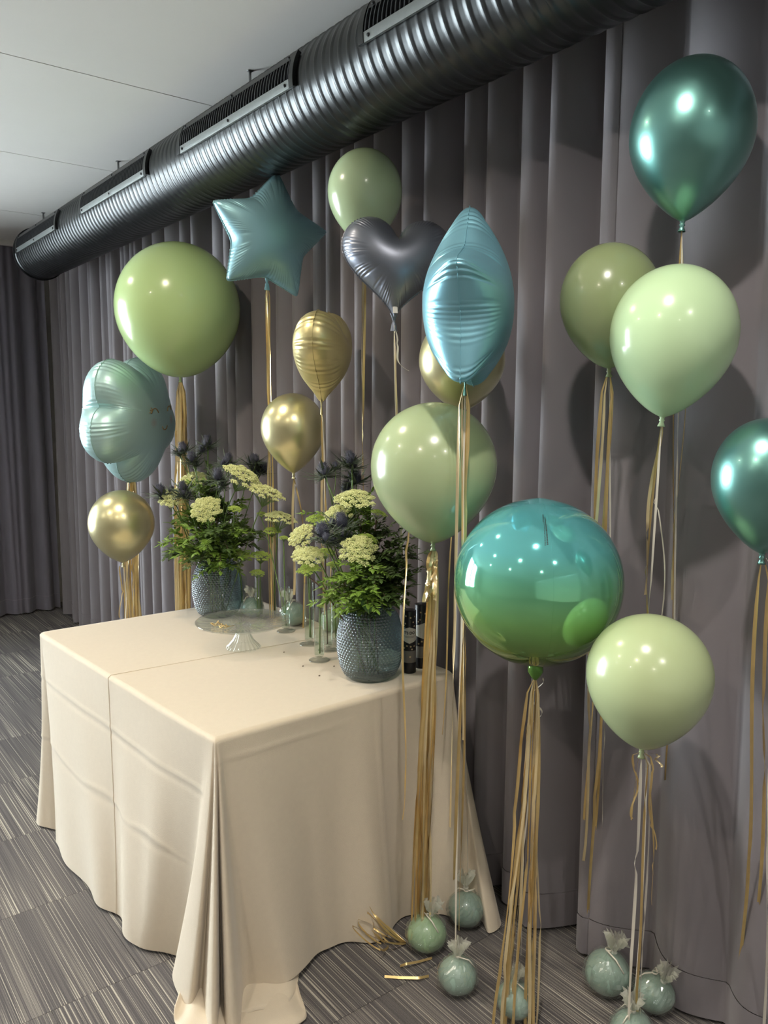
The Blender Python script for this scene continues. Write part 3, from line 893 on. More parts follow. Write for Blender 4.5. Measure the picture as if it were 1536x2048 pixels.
# ------------------------------------------------------------------ ribbons
def ribbon(parent, p0, p1, w, mat, rnd, name='gold_ribbon', sway=0.008, kinks=2, n=26, twist=None, mid=None):
    o = Vector(parent.location)
    p0 = Vector(p0) - o; p1 = Vector(p1) - o
    gath = Vector(parent['_k']) - o if '_k' in parent else None
    ph = rnd.uniform(0, 6.28); ph2 = rnd.uniform(0, 6.28)
    ks = sorted(rnd.uniform(0.1, 0.9) for _ in range(kinks)); ko = [(rnd.uniform(-1, 1) * 0.004, rnd.uniform(-1, 1) * 0.004) for _ in ks]
    a0 = rnd.uniform(-0.6, 0.6) + math.radians(-38); tw = twist if twist is not None else rnd.uniform(-1.6, 1.6)
    vs = []
    for i in range(n + 1):
        t = i / n
        p = p0.lerp(p1, t)
        if gath is not None and i == 0 and (p - gath).length < 0.06: p = gath.lerp(p, 0.2)
        if mid is not None: p += (Vector(mid) - o - (p0 + p1) / 2) * math.sin(math.pi * t)
        e = math.sin(math.pi * t) ** 0.5
        p.x += sway * e * math.sin(5 * t + ph); p.y += sway * e * math.sin(6 * t + ph2)
        for k, q in zip(ks, ko):
            g = math.exp(-abs(t - k) * 60); p.x += q[0] * g * 2; p.y += q[1] * g * 2
        a = a0 + tw * t + 0.5 * math.sin(9 * t + ph)
        for k in ks: a += 1.2 * math.exp(-abs(t - k) * 45)
        wf = min(1.0, 0.2 + i * 0.35)
        d = Vector((math.cos(a), math.sin(a), 0)) * (w / 2 * wf)
        b = Vector((-math.sin(a), math.cos(a), 0)) * (w * 0.12)
        vs += [p - d, p + b, p + d]
    fs = []
    for i in range(n):
        q = i * 3
        fs += [(q, q + 1, q + 4, q + 3), (q + 1, q + 2, q + 5, q + 4)]
    return mesh(name, vs, fs, mat, parent)

def tassel(parent, top, bottom, n, s0, s1, w, seed, jit=0.0, mats=('gold', 'gold', 'gold_pale'), ends=None):
    rnd = random.Random(seed)
    for k in range(n):
        a = rnd.uniform(0, 6.28); q = math.sqrt(rnd.random())
        p0 = Vector(top) + Vector((math.cos(a) * q * s0, math.sin(a) * q * s0, rnd.uniform(-0.01, 0.0)))
        p1 = Vector(bottom) + Vector((math.cos(a) * q * s1, math.sin(a) * q * s1, rnd.uniform(0, jit)))
        ribbon(parent, p0, p1, w * rnd.uniform(0.75, 1.15), M[rnd.choice(mats)], rnd, sway=0.006, kinks=3)

# ------------------------------------------------------------------ latex / chrome balloons
def egg_profile(r, a, b, q, n=40):
    pr = []
    for i in range(n // 2 + 1):
        t = math.pi / 2 * i / (n // 2)
        pr.append((max(r * math.sin(t), 0.0004), a * math.cos(t)))
    for i in range(1, n // 2 + 1):
        u = i / (n // 2)
        u = math.sin(u * math.pi / 2) ** 0.9
        rr = r * math.cos(u * math.pi / 2) ** q if u < 1 else 0.0
        pr.append((max(rr, 0.006 * min(1, r / 0.1)), -b * u))
    return pr
def balloon(name, label, cat, c, r, a, b, q, mat, tilt=(0, 0), group=None, neck=None):
    t = thing(name, label, cat, c, group=group)
    m = MB(); m.lathe(egg_profile(r, a, b, q), 64)
    body = m.build('body', mat, t); body.rotation_euler = (tilt[0], tilt[1], 0)
    m = MB(); m.lathe([(0.006, -b + 0.003), (0.0055, -b - 0.002), (0.0045, -b - 0.004), (0.0068, -b - 0.007), (0.0042, -b - 0.010), (0.007, -b - 0.017), (0.0085, -b - 0.021), (0.0075, -b - 0.0205)], 18)
    nk = m.build('knot', neck or mat, t); nk.rotation_euler = (tilt[0], tilt[1], 0)
    e = Euler((tilt[0], tilt[1], 0)).to_matrix()
    t['_n'] = list(Vector(c) + e @ Vector((0, 0, -b - 0.008)))
    return t
def neck_of(t):
    v = Vector(t['_n']); del t['_n']; t['_k'] = list(v); return v
R = random.Random(77)
# tilt helper: lean the balloon sideways in the picture plane by s radians (positive = neck to the left)
def lean(s):
    return (s * -0.61 * -1, s * 0.79)

# big sage balloon over the table's near right corner
t = balloon('latex_balloon', 'large round sage green latex balloon above the near bouquet, trailing a thick gold tassel', 'balloon', (1.445, 1.636, 1.448), 0.1717, 0.1730, 0.2126, 0.62, M['sage'], (0, 0))
nk = neck_of(t)
tassel(t, nk + Vector((0, 0, -0.006)), (1.441, 1.681, 0), 20, 0.012, 0.03, 0.0085, 3, 0.03)
ribbon(t, nk, (1.481, 1.693, 0.081), 0.006, M['white_ribbon'], R, 'white_string')
tassel(t, nk + Vector((0, 0, -0.01)), (1.404, 1.607, 1.073), 7, 0.01, 0.022, 0.012, 33, 0.05, ('gold_pale',))
ribbon(t, (1.394, 1.679, 1.313), (1.345, 1.643, 0.456), 0.006, M['gold'], R)
rr_ = random.Random(8)
base = Vector((1.423, 1.72, 0))
for k in range(9):          # springy loops at the end of the tassel
    pts = []
    L_ = rr_.uniform(0.10, 0.17); hh = rr_.uniform(0.05, 0.12); yw = rr_.uniform(-0.05, 0.06)
    dirx = Vector((-0.72, 0.50 + rr_.uniform(-.35, .35), 0)).normalized()
    side = Vector((dirx.y, -dirx.x, 0))
    for i in range(25):
        a = i / 24
        pts.append(base - Vector(t.location) + dirx * L_ * math.sin(a * 2.6) + side * yw * math.sin(a * 6.28) + Vector((0, 0, 0.004 + hh * math.sin(a * math.pi) ** 1.2)))
    vs = []
    for i, p in enumerate(pts):
        up_ = Vector((0, 0, 1)) * 0.5 + side * 0.8 * math.sin(i * 0.3 + k)
        vs += [p - up_ * 0.004, p + up_ * 0.004]
    mesh('curled_ribbon', vs, [(2 * i, 2 * i + 2, 2 * i + 3, 2 * i + 1) for i in range(24)], M['gold'], t)

# ombre orb
t = thing('orb_balloon', 'large glossy round orb balloon fading from turquoise to olive green', 'balloon', (1.508, 1.312, 1.173))
OR = 0.2087
m = MB(); m.lathe([(max(OR * math.sin(math.pi * i / 64), 0.0004), OR * math.cos(math.pi * i / 64) * 1.0 + (0.003 * max(0, 1 - i / 4.0))) for i in range(65)], 96); m.build('body', M['orb'], t)
vs = []
# seam: a fine meridian ridge facing the camera
sa = math.radians(231)
m = MB(); m.tube([((OR + 0.0002) * math.sin(p) * math.cos(sa), (OR + 0.0002) * math.sin(p) * math.sin(sa), (OR + 0.0002) * math.cos(p)) for p in np.linspace(0.02, math.pi - 0.05, 70)], 0.0005, 4); m.build('seam', M['orb'], t)
for col, (dphi, th0, th1) in enumerate([(-0.085, 0.50, 0.95), (-0.055, 0.55, 0.93), (-0.10, 0.5, 0.62)]):       # fine illegible print beside the seam
    vs = []; fs = []
    rp = random.Random(col)
    th = th0
    while th < th1:
        l = rp.uniform(0.006, 0.018); hw = 0.011 if col == 1 else 0.006
        a = sa + dphi + rp.uniform(-0.002, 0.002)
        b = len(vs)
        for q in (th, th + l):
            for s in (-hw, hw):
                rr = OR + 0.0007
                vs.append((rr * math.sin(q) * math.cos(a + s), rr * math.sin(q) * math.sin(a + s), rr * math.cos(q)))
        fs.append((b, b + 1, b + 3, b + 2))
        th += l + rp.uniform(0.004, 0.008)
    mesh('fine_print', vs, fs, M['ink'], t, False)
m = MB(); m.lathe([(0.014, -OR * 0.985), (0.019, -OR - 0.006), (0.020, -OR - 0.022), (0.012, -OR - 0.036), (0.004, -OR - 0.044)], 14)
m.build('neck', M['green_neck'], t)
nk = Vector(t.location) + Vector((0, 0, -OR - 0.04)); t['_k'] = list(nk)
tassel(t, nk + Vector((-0.006, 0.006, 0)), (1.414, 1.316, 0), 6, 0.008, 0.03, 0.008, 5, 0.0)
tassel(t, nk + Vector((0.004, -0.004, 0)), (1.472, 1.276, 0), 7, 0.006, 0.026, 0.008, 6, 0.0)
tassel(t, nk, (1.443, 1.298, 0), 3, 0.006, 0.03, 0.007, 16, 0.0)
ribbon(t, nk, (1.676, 1.489, -0.082), 0.004, M['white_ribbon'], R, 'white_string')
vs = []
for i in range(40):
    a = i / 39
    p = nk - Vector(t.location) + Vector((0.012 * math.sin(a * 11) + 0.014 * (1 - a), -0.012 * math.cos(a * 9), -0.13 * a))
    vs += [p - Vector((0.0015, 0, 0.002)), p + Vector((0.0015, 0, 0.002))]
mesh('curled_string', vs, [(2 * i, 2 * i + 2, 2 * i + 3, 2 * i + 1) for i in range(39)], M['white_ribbon'], t)

# mint balloon
t = balloon('latex_balloon', 'pale mint green latex balloon overlapping the dark sage one at right', 'balloon', (1.587, 1.014, 1.764), 0.1338, 0.1468, 0.1805, 0.66, M['mint'], lean(0.09))
nk = neck_of(t)
ribbon(t, nk, (1.675, 1.115, 1.153), 0.0075, M['gold_pale'], R, mid=(1.661, 1.1, 1.388))
ribbon(t, nk, (1.663, 1.12, 0.573), 0.006, M['gold'], R)
ribbon(t, nk, (1.651, 1.083, 0), 0.006, M['white_ribbon'], R, 'white_string')
ribbon(t, nk, (1.701, 1.085, 1.092), 0.003, M['white_ribbon'], R, 'white_string')

# dark sage balloon
t = balloon('latex_balloon', 'dark olive sage latex balloon behind the mint balloon', 'balloon', (1.637, 1.22, 1.862), 0.1188, 0.1320, 0.1620, 0.6, M['dark_sage'], lean(-0.02))
nk = neck_of(t)
for (ex, ey, w) in [(1168, 1640, .007), (1166, 1722, .006), (1176, 1850, .006), (1186, 1500, .007), (1180, 1560, .006)]:
    pass
ribbon(t, nk + Vector((-0.008, 0.008, 0)), (1.771, 1.347, 0.441), 0.0085, M['gold'], R)
ribbon(t, nk + Vector((-0.008, 0.006, 0)), (1.776, 1.348, 0.314), 0.0075, M['gold_pale'], R)
ribbon(t, nk + Vector((0.008, -0.008, 0)), (1.811, 1.35, 0.099), 0.008, M['gold'], R)
ribbon(t, nk + Vector((0.009, -0.006, 0)), (1.809, 1.336, 0.402), 0.008, M['gold'], R)
ribbon(t, nk, (1.881, 1.341, -0.015), 0.006, M['white_ribbon'], R, 'white_string')

# teal chrome balloon, top right
t = balloon('chrome_balloon', 'teal metallic balloon at the top right, highest of all', 'balloon', (1.642, 1.027, 2.192), 0.1298, 0.1546, 0.1838, 0.74, M['teal_chrome'], lean(0.06))
nk = neck_of(t)
ribbon(t, nk, (1.936, 1.151, 0.024), 0.006, M['white_ribbon'], R, 'white_string')
ribbon(t, nk, (1.815, 1.128, 1.117), 0.007, M['gold_pale'], R, mid=(1.781, 1.105, 1.6))
ribbon(t, nk, (1.85, 1.147, 0.613), 0.006, M['gold'], R)
# sage balloon, lower right
t = balloon('latex_balloon', 'soft sage green latex balloon low at right under the mint balloon', 'balloon', (1.522, 0.995, 1.015), 0.1363, 0.1357, 0.1724, 0.64, M['sage_lt'], lean(0.05))
nk = neck_of(t)
ribbon(t, nk, (1.607, 1.066, 0), 0.0075, M['white_ribbon'], R, 'white_string', sway=0.003)
ribbon(t, nk + Vector((0.012, -0.014, 0)), (1.653, 1.061, 0), 0.0075, M['white_ribbon'], R, 'white_string', sway=0.004)
ribbon(t, nk + Vector((0.01, -0.012, 0)), (1.648, 1.075, 0), 0.006, M['gold'], R)
ribbon(t, nk + Vector((0.012, -0.012, 0)), (1.563, 0.984, 0.591), 0.005, M['gold'], R)
ribbon(t, nk + Vector((0.015, -0.015, 0)), (1.587, 1.003, 0.434), 0.004, M['gold'], R)
ribbon(t, nk + Vector((0.022, -0.022, 0.0)), (1.544, 0.969, 0.802), 0.006, M['gold_pale'], R)
ribbon(t, nk + Vector((-0.012, 0.01, 0)), (1.525, 1.025, 0.662), 0.005, M['gold'], R)

# teal chrome balloon cut by the right edge
t = balloon('chrome_balloon', 'teal metallic balloon cut off by the right edge', 'balloon', (1.604, 0.799, 1.464), 0.1053, 0.1205, 0.1569, 0.7, M['teal_chrome'])
nk = neck_of(t)
ribbon(t, nk, (1.884, 0.933, 0), 0.008, M['gold'], R)
ribbon(t, nk + Vector((0.012, -0.015, 0)), (1.912, 0.912, 0), 0.008, M['gold'], R)
ribbon(t, nk + Vector((0.025, -0.03, 0)), (1.842, 0.843, 0), 0.007, M['white_ribbon'], R, 'white_string')

# pale green balloon above the graphite heart
t = balloon('latex_balloon', 'pale green latex balloon behind the graphite heart', 'balloon', (1.585, 2.135, 2.289), 0.1187, 0.1307, 0.1657, 0.68, M['mist'])
nk = neck_of(t)
ribbon(t, nk + Vector((-0.006, 0, 0)), (1.523, 2.074, 1.376), 0.008, M['gold_pale'], R, sway=0.004)
ribbon(t, nk, (1.666, 2.258, 0.758), 0.008, M['gold'], R, sway=0.004)

# big fresh green balloon at left
t = balloon('latex_balloon', 'big round fresh green latex balloon at the upper left, trailing a gold fringe', 'balloon', (1.491, 3.382, 2.04), 0.2680, 0.2800, 0.2975, 0.5, M['lime'])
nk = neck_of(t)
tassel(t, nk + Vector((0, 0, -0.005)), (1.491, 3.449, 0.484), 26, 0.02, 0.038, 0.011, 11, 0.1)

# gold chrome balloons
t = balloon('chrome_balloon', 'gold metallic balloon at the far left beneath the smiling star', 'balloon', (1.223, 3.44, 1.107), 0.1400, 0.1466, 0.1728, 0.66, M['gold_chrome'])
nk = neck_of(t)
ribbon(t, nk, (1.267, 3.566, 0.522), 0.006, M['white_ribbon'], R, 'white_string')
ribbon(t, nk + Vector((-0.012, 0.008, 0)), (1.236, 3.549, 0.658), 0.006, M['gold'], R)
t = balloon('chrome_balloon', 'gold metallic balloon over the middle of the table between the bouquets', 'balloon', (1.583, 2.589, 1.533), 0.1200, 0.1294, 0.1706, 0.76, M['gold_chrome'])
nk = neck_of(t)
ribbon(t, nk, (1.589, 2.609, 0.889), 0.009, M['gold_pale'], R, sway=0.004)
ribbon(t, nk, (1.614, 2.586, 0.758), 0.006, M['gold'], R, mid=(1.609, 2.57, 1.146))
t = balloon('chrome_balloon', 'gold metallic balloon hidden behind the edge-on blue star', 'balloon', (1.612, 1.706, 1.74), 0.1236, 0.1323, 0.1437, 0.66, M['gold_chrome'])
nk = neck_of(t)
ribbon(t, nk, (1.669, 1.708, 0.051), 0.0045, M['white_ribbon'], R, 'white_string', sway=0.004)
ribbon(t, nk, (1.561, 1.719, 0.625), 0.005, M['gold'], R)
# small sage balloon behind the smiling star
t = balloon('latex_balloon', 'sage balloon peeking out below the smiling star', 'balloon', (1.45, 3.928, 1.432), 0.1443, 0.1443, 0.1642, 0.62, M['sage'])
nk = neck_of(t)
ribbon(t, nk, (nk.x, nk.y + 0.02, 0.003), 0.006, M['gold'], R)

# ------------------------------------------------------------------ foil balloons
def resample(pts, n):
    pts = np.array(pts); q = np.vstack([pts, pts[:1]])
    d = np.r_[0, np.cumsum(np.hypot(*(np.diff(q, axis=0).T)))]
    s = np.linspace(0, d[-1], n, endpoint=False)
    return np.c_[np.interp(s, d, q[:, 0]), np.interp(s, d, q[:, 1])]
def smooth_loop(p, w):
    k = np.hanning(2 * w + 3)[1:-1]; k /= k.sum()
    o = np.empty_like(p)
    for j in range(2):
        e = np.r_[p[-w:, j], p[:, j], p[:w, j]]
        o[:, j] = np.convolve(e, k, 'valid')
    return o
def star_outline(R_=1.0, inner=0.52, sm=9, n=420):
    pts = []
    for k in range(10):
        r = R_ if k % 2 == 0 else R_ * inner
        a = math.pi / 2 + k * math.pi / 5
        pts.append((r * math.cos(a), r * math.sin(a)))
    return smooth_loop(resample(pts, n), sm)
def heart_outline(R_=1.0, n=420):
    ts = np.linspace(0, 2 * math.pi, 600, endpoint=False)
    x = 16 * np.sin(ts) ** 3; y = 13 * np.cos(ts) - 5 * np.cos(2 * ts) - 2 * np.cos(3 * ts) - np.cos(4 * ts)
    p = np.c_[x, y] / 16.0
    return smooth_loop(resample(p, n), 6)[::-1] * R_ + np.array([0, -0.12 * R_]) * 0
def lobed_outline(R_=1.0, n=420):
    a = np.linspace(0, 2 * math.pi, 1200, endpoint=False) + math.pi / 2
    r = 0.70 + 0.30 * np.abs(np.cos(2.5 * (a + math.pi / 2))) ** 0.65
    return smooth_loop(resample(np.c_[r * np.cos(a), r * np.sin(a)] * R_, n), 5)
def puff(outline, thick, G=110):
    """inflated half-thickness from a membrane solve over the outline; returns sampler h(x, z)"""
    mn = outline.min(0) - 1e-3; mx = outline.max(0) + 1e-3
    xs = np.linspace(mn[0], mx[0], G); zs = np.linspace(mn[1], mx[1], G)
    X_, Z_ = np.meshgrid(xs, zs)
    ins = np.zeros(X_.shape, bool)
    p = outline; q = np.roll(p, -1, 0)
    for (x1, z1), (x2, z2) in zip(p, q):
        c = ((z1 > Z_) != (z2 > Z_)) & (X_ < (x2 - x1) * (Z_ - z1) / (z2 - z1 + 1e-12) + x1)
        ins ^= c
    f = np.zeros(X_.shape)
    for _ in range(2200):
        g = 0.25 * (np.roll(f, 1, 0) + np.roll(f, -1, 0) + np.roll(f, 1, 1) + np.roll(f, -1, 1)) + 1.0
        f = np.where(ins, g, 0.0)
    h = np.sqrt(f); h = h / h.max() * thick
    def smp(x, z):
        u = np.clip((x - xs[0]) / (xs[1] - xs[0]), 0, G - 1.001); v = np.clip((z - zs[0]) / (zs[1] - zs[0]), 0, G - 1.001)
        i = u.astype(int); j = v.astype(int); a = u - i; b = v - j
        return (h[j, i] * (1 - a) * (1 - b) + h[j, i + 1] * a * (1 - b) + h[j + 1, i] * (1 - a) * b + h[j + 1, i + 1] * a * b)
    return smp
def foil(parent, outline, thick, mat, rot, wr=0.0016, wl=0.011, seed=0, seam=0.004, contract=0.0):
    rnd = np.random.RandomState(seed)
    n = len(outline)
    h = puff(outline, thick)
    peri = np.hypot(*(outline - np.roll(outline, 1, 0)).T).sum()
    s = np.arange(n) / n * peri
    # patches of tight gathers and a few long creases along the seam
    patch = np.clip(0.55 + 0.75 * np.sin(s / peri * 2 * math.pi * 11 + rnd.rand() * 6) + 0.5 * np.sin(s / peri * 2 * math.pi * 17 + rnd.rand() * 6), 0, 1.4)
    K = int(peri / wl)
    wave = np.sin(np.arange(n) / n * 2 * math.pi * K + 1.5 * np.sin(np.arange(n) / n * 2 * math.pi * 7))
    long_ = np.zeros(n)
    for _ in range(26):
        c = rnd.randint(n); d = np.minimum(np.abs(np.arange(n) - c), n - np.abs(np.arange(n) - c))
        long_ -= np.exp(-(d / 2.2) ** 2) * rnd.uniform(0.5, 1.3)
    rho = np.r_[np.linspace(0, 0.6, 12), np.linspace(0.64, 0.9, 14), 0.925, 0.945, 0.962, 0.976, 0.987, 0.995, 1.0]
    body = bpy.data.objects.new('body', None)
    vs = []; fs = []
    h88 = h(outline[:, 0] * 0.86, outline[:, 1] * 0.86)
    k0 = math.sqrt(1 - 0.86 ** 2)
    for side in (-1, 1):
        base = len(vs)
        for q in rho:
            hh = h(outline[:, 0] * q, outline[:, 1] * q) if q < 0.86 else h88 * (np.sqrt(1 - q * q) / k0)
            wgt = np.exp(-((q - 0.95) / 0.16) ** 2) * (1 - q ** 12) * 1.0 if q > 0.4 else 0.0
            hh = hh + wr * wave * patch * wgt + 1.8 * wr * long_ * (np.exp(-((q - 0.92) / 0.2) ** 2) * (1 - q ** 14) if q > 0.3 else 0)
            sc = q
            ed = 1 + 0.006 * wave * patch * (q ** 6)
            for i in range(n):
                vs.append((outline[i, 0] * sc * ed[i], side * hh[i], outline[i, 1] * sc * ed[i]))
        g = grid_faces(n, len(rho), True)
        fs += [tuple(base + i for i in (f if side > 0 else f[::-1])) for f in g]
    b = mesh('body', vs, fs, mat, parent)
    b.rotation_euler = rot
    vs = []
    nr = outline / np.linalg.norm(outline, axis=1)[:, None]
    ed = 1 + 0.006 * wave * patch
    for i in range(n):
        p = outline[i] * ed[i]; e = p + nr[i] * seam * (1 + 0.2 * wave[i] * patch[i])
        vs += [(p[0], 0.0006, p[1]), (e[0], 0.0005 + 0.0006 * wave[i] * patch[i], e[1]), (e[0], -0.0005 + 0.0006 * wave[i] * patch[i], e[1]), (p[0], -0.0006, p[1])]
    fs = []
    for i in range(n):
        a = i * 4; c = ((i + 1) % n) * 4
        fs += [(a, c, c + 1, a + 1), (a + 1, c + 1, c + 2, a + 2), (a + 2, c + 2, c + 3, a + 3)]
    sm = mesh('seam', vs, fs, mat, parent); sm.rotation_euler = rot
    return h, b
def face_cam(c, delta):
    return math.atan2(0 - c[0], -(0 - c[1])) + math.radians(delta)
def foil_tail(parent, local, rot, mat, down=0.04, w=0.012):
    """filling tail under the balloon; returns world point of the tie"""
    e = Euler(rot).to_matrix()
    m = MB(); m.lathe([(w, 0.012), (w * 0.55, 0.0), (0.004, -0.012), (0.007, -0.018), (w * 0.9, -down)], 12)
    o = m.build('tail', mat, parent); o.scale = (1, 0.45, 1)
    p = e @ Vector(local)
    o.location = p; o.rotation_euler = (0, 0, rot[2])
    parent['_k'] = list(Vector(parent.location) + p + Vector((0, 0, -0.012)))
    return Vector(parent.location) + p + Vector((0, 0, -0.012))

# steel blue star, upper left of centre
c = (1.542, 2.671, 2.233)
t = thing('star_balloon', 'matte steel-blue foil star balloon seen from the front, left of the graphite heart', 'balloon', c)
rot = (math.radians(2), math.radians(8), face_cam(c, 20))
foil(t, star_outline(0.2360, 0.60, 9), 0.1033, M['foil_star'], rot, 0.0012, 0.011, 1)
nk = foil_tail(t, (0.012, 0, -0.1512), rot, M['foil_star'])
for k in range(4):
    ribbon(t, nk + Vector((0.006 * k - 0.008, 0, 0)), Vector((1.596, 2.791, 0.758)) + Vector((0.009 * k - 0.012, 0.0, 0)), 0.006, M['gold' if k % 2 else 'gold_pale'], R, sway=0.004)

# gold heart seen nearly edge-on
c = (1.57, 2.362, 1.807)
t = thing('heart_balloon', 'satin gold foil heart balloon turned nearly edge-on', 'balloon', c)
rot = (math.radians(3), math.radians(-4), face_cam(c, 78))
foil(t, heart_outline(0.1737), 0.0973, M['foil_gold'], rot, 0.0022, 0.022, 2)
nk = foil_tail(t, (0, 0, -0.1842), rot, M['foil_gold'])
ribbon(t, nk, (1.655, 2.5, 0.758), 0.008, M['gold_pale'], R, sway=0.004)
ribbon(t, nk, (1.676, 2.484, 0.758), 0.007, M['gold'], R, sway=0.006)
ribbon(t, nk, (1.667, 2.491, 0.758), 0.004, M['white_ribbon'], R, 'white_string')

# graphite heart
c = (1.551, 1.931, 2.043)
t = thing('heart_balloon', 'matte graphite blue foil heart balloon facing the camera', 'balloon', c)
rot = (math.radians(-4), math.radians(3), face_cam(c, 6))
foil(t, heart_outline(0.1635), 0.0930, M['foil_navy'], rot, 0.0016, 0.010, 3)
nk = foil_tail(t, (0, 0, -0.1680), rot, M['foil_navy'])
e = Euler(rot).to_matrix()
o = box('paper_tag', (-0.007, -0.001, -0.012), (0.007, 0.001, 0.012), M['paper'], t)
o.location = e @ Vector((0, -0.028, -0.1485)); o.rotation_euler = (math.radians(-20), 0, rot[2])
ribbon(t, nk, (1.582, 1.934, 1.031), 0.005, M['gold_pale'], R, sway=0.004)
ribbon(t, nk, (1.577, 1.935, 1.015), 0.006, M['white_ribbon'], R, 'white_string', sway=0.004)
ribbon(t, nk, (1.567, 1.89, 1.717), 0.006, M['white_ribbon'], R, 'white_string', mid=(1.529, 1.903, 1.771), n=18)

# sky blue star seen edge-on
c = (1.397, 1.457, 1.853)
t = thing('star_balloon', 'satin sky-blue foil star balloon seen edge-on, in front of a gold balloon', 'balloon', c)
rot = (math.radians(0), math.radians(0), face_cam(c, 83))
foil(t, star_outline(0.2401, 0.63, 9), 0.1103, M['foil_blue'], rot, 0.0016, 0.014, 4)
nk = foil_tail(t, (-0.05, 0, -0.1837), rot, M['teal_chrome'], 0.035)

ribbon(t, nk + Vector((-0.012, 0.008, 0)), (1.384, 1.489, 0.487), 0.008, M['gold_pale'], R, sway=0.004)
ribbon(t, nk + Vector((0.01, -0.008, 0)), (1.414, 1.503, 0.318), 0.009, M['gold'], R, sway=0.004)
ribbon(t, nk + Vector((0.006, -0.006, 0)), (1.446, 1.514, 0.149), 0.007, M['gold'], R, sway=0.004)
ribbon(t, nk + Vector((0.0, 0.0, 0)), (1.446, 1.527, 0.073), 0.006, M['white_ribbon'], R, 'white_string', sway=0.004)
ribbon(t, nk + Vector((-0.006, 0.004, 0)), (1.41, 1.47, 0.732), 0.005, M['gold_pale'], R, sway=0.004)

# smiling star with rounded points
c = (1.394, 3.763, 1.562)
t = thing('smiling_star_balloon', 'puffy aqua foil star balloon with a closed-eye smiling face at the far left', 'balloon', c)
rot = (math.radians(0), math.radians(-5), face_cam(c, 56))
hf, fb = foil(t, lobed_outline(0.3088), 0.1710, M['foil_face'], rot, 0.0016, 0.02, 5)
def on_face(pts, r, name):
    m = MB()
    P = []
    for x, z in pts:
        h_ = float(hf(np.array([x]), np.array([z]))[0]); P.append((x, -h_ - 0.0012, z))
    m.tube(P, r, 6); o = m.build(name, M['gold_ink'], t); o.rotation_euler = rot
arc = lambda cx, cz, r, a0, a1, n=12: [(cx + r * math.cos(math.radians(a0 + (a1 - a0) * i / n)), cz + r * math.sin(math.radians(a0 + (a1 - a0) * i / n))) for i in range(n + 1)]
for sx in (-1, 1):
    on_face(arc(sx * 0.07 + 0.03, 0.022, 0.026, 10, 170), 0.0024, 'eye_line')
    for da in (128, 146, 164):
        a = math.radians(da if sx < 0 else 180 - da)
        on_face([(sx * 0.07 + 0.03 + 0.026 * math.cos(a), 0.022 + 0.026 * math.sin(a)), (sx * 0.07 + 0.03 + 0.04 * math.cos(a), 0.022 + 0.04 * math.sin(a))], 0.0018, 'eyelash')
on_face(arc(0.034, -0.034, 0.024, 195, 345), 0.0024, 'mouth_line')
nk = foil_tail(t, (-0.02, 0, -0.2470), rot, M['foil_face'])
tassel(t, nk, (1.384, 3.779, 0.424), 18, 0.02, 0.05, 0.010, 14, 0.1)

# loose ribbon scraps on the carpet
for k, (pl, lab) in enumerate([
    ([(1.345, 1.652, 0.004), (1.35, 1.632, 0.02), (1.389, 1.626, 0.012), (1.441, 1.621, 0.004)], 'short kinked gold ribbon scrap on the carpet near the pale green weight'),
    ([(1.283, 1.646, 0.004), (1.312, 1.611, 0.008), (1.35, 1.573, 0.012), (1.382, 1.568, 0.006)], 'thin gold ribbon scrap on the carpet in front of the tablecloth')]):
    o0 = Vector(pl[0]); vs = []
    for i in range(17):
        f = i / 16 * 3; q = min(int(f), 2); p = Vector(pl[q]).lerp(Vector(pl[q + 1]), f - q) - o0
        w = Vector((0.5, 0.5, 0.6)).normalized() * 0.0035
        vs += [p - w, p + w]
    o = mesh('ribbon_scrap', vs, [(2 * i, 2 * i + 2, 2 * i + 3, 2 * i + 1) for i in range(16)], M['gold'])
    o.location = o0; tag(o, lab, 'ribbon', 'gold ribbon scraps on the carpet')

# ------------------------------------------------------------------ flowers
def stem_path(p0, p1, bow, n=8):
    p0 = Vector(p0); p1 = Vector(p1); pts = []
    for i in range(n + 1):
        t = i / n; p = p0.lerp(p1, t)
        z = p0.z + (p1.z - p0.z) * (1 - (1 - t) ** 1.25)
        p.z = z
        pts.append(p + Vector((bow[0], bow[1], 0)) * math.sin(math.pi * t))
    return pts
_umb = {}
def umbel_mesh(key):
    """a flat-topped head made of many small floret clusters on thin rays, radius 1"""
    if key in _umb: return _umb[key]
    rnd = random.Random(key)
    fl = MB(); ry = MB()
    oc = [(1, 0, 0), (-1, 0, 0), (0, 1, 0), (0, -1, 0), (0, 0, 1), (0, 0, -1)]
    of = [(0, 2, 4), (2, 1, 4), (1, 3, 4), (3, 0, 4), (2, 0, 5), (1, 2, 5), (3, 1, 5), (0, 3, 5)]
    nU = 34
    for k in range(nU):
        a = k * 2.39996; q = math.sqrt((k + 0.5) / nU)
        q *= rnd.uniform(0.9, 1.08)
        cx, cy = q * math.cos(a), q * math.sin(a)
        cz = 0.42 * (1 - q * q) - 0.1 + rnd.uniform(-0.04, 0.05)
        ry.tube([(0, 0, -0.85), (cx * 0.55, cy * 0.55, -0.35), (cx, cy, cz - 0.05)], 0.012, 4)
        for i in range(26):
            b = i * 2.39996; w = math.sqrt((i + 0.5) / 26) * 0.2
            dx, dy = w * math.cos(b), w * math.sin(b)
            dz = 0.10 * (1 - (w / 0.2) ** 2) + rnd.uniform(-0.02, 0.03)
            s = rnd.uniform(0.036, 0.056)
            rx, rz_ = rnd.uniform(0, 3), rnd.uniform(0, 3)
            e = Euler((rx, 0, rz_)).to_matrix()
            c = Vector((cx + dx, cy + dy, cz + dz))
            fl.add([c + e @ Vector(o) * s for o in oc], of)
    _umb[key] = (fl, ry)
    return _umb[key]
_umb_obj = {}
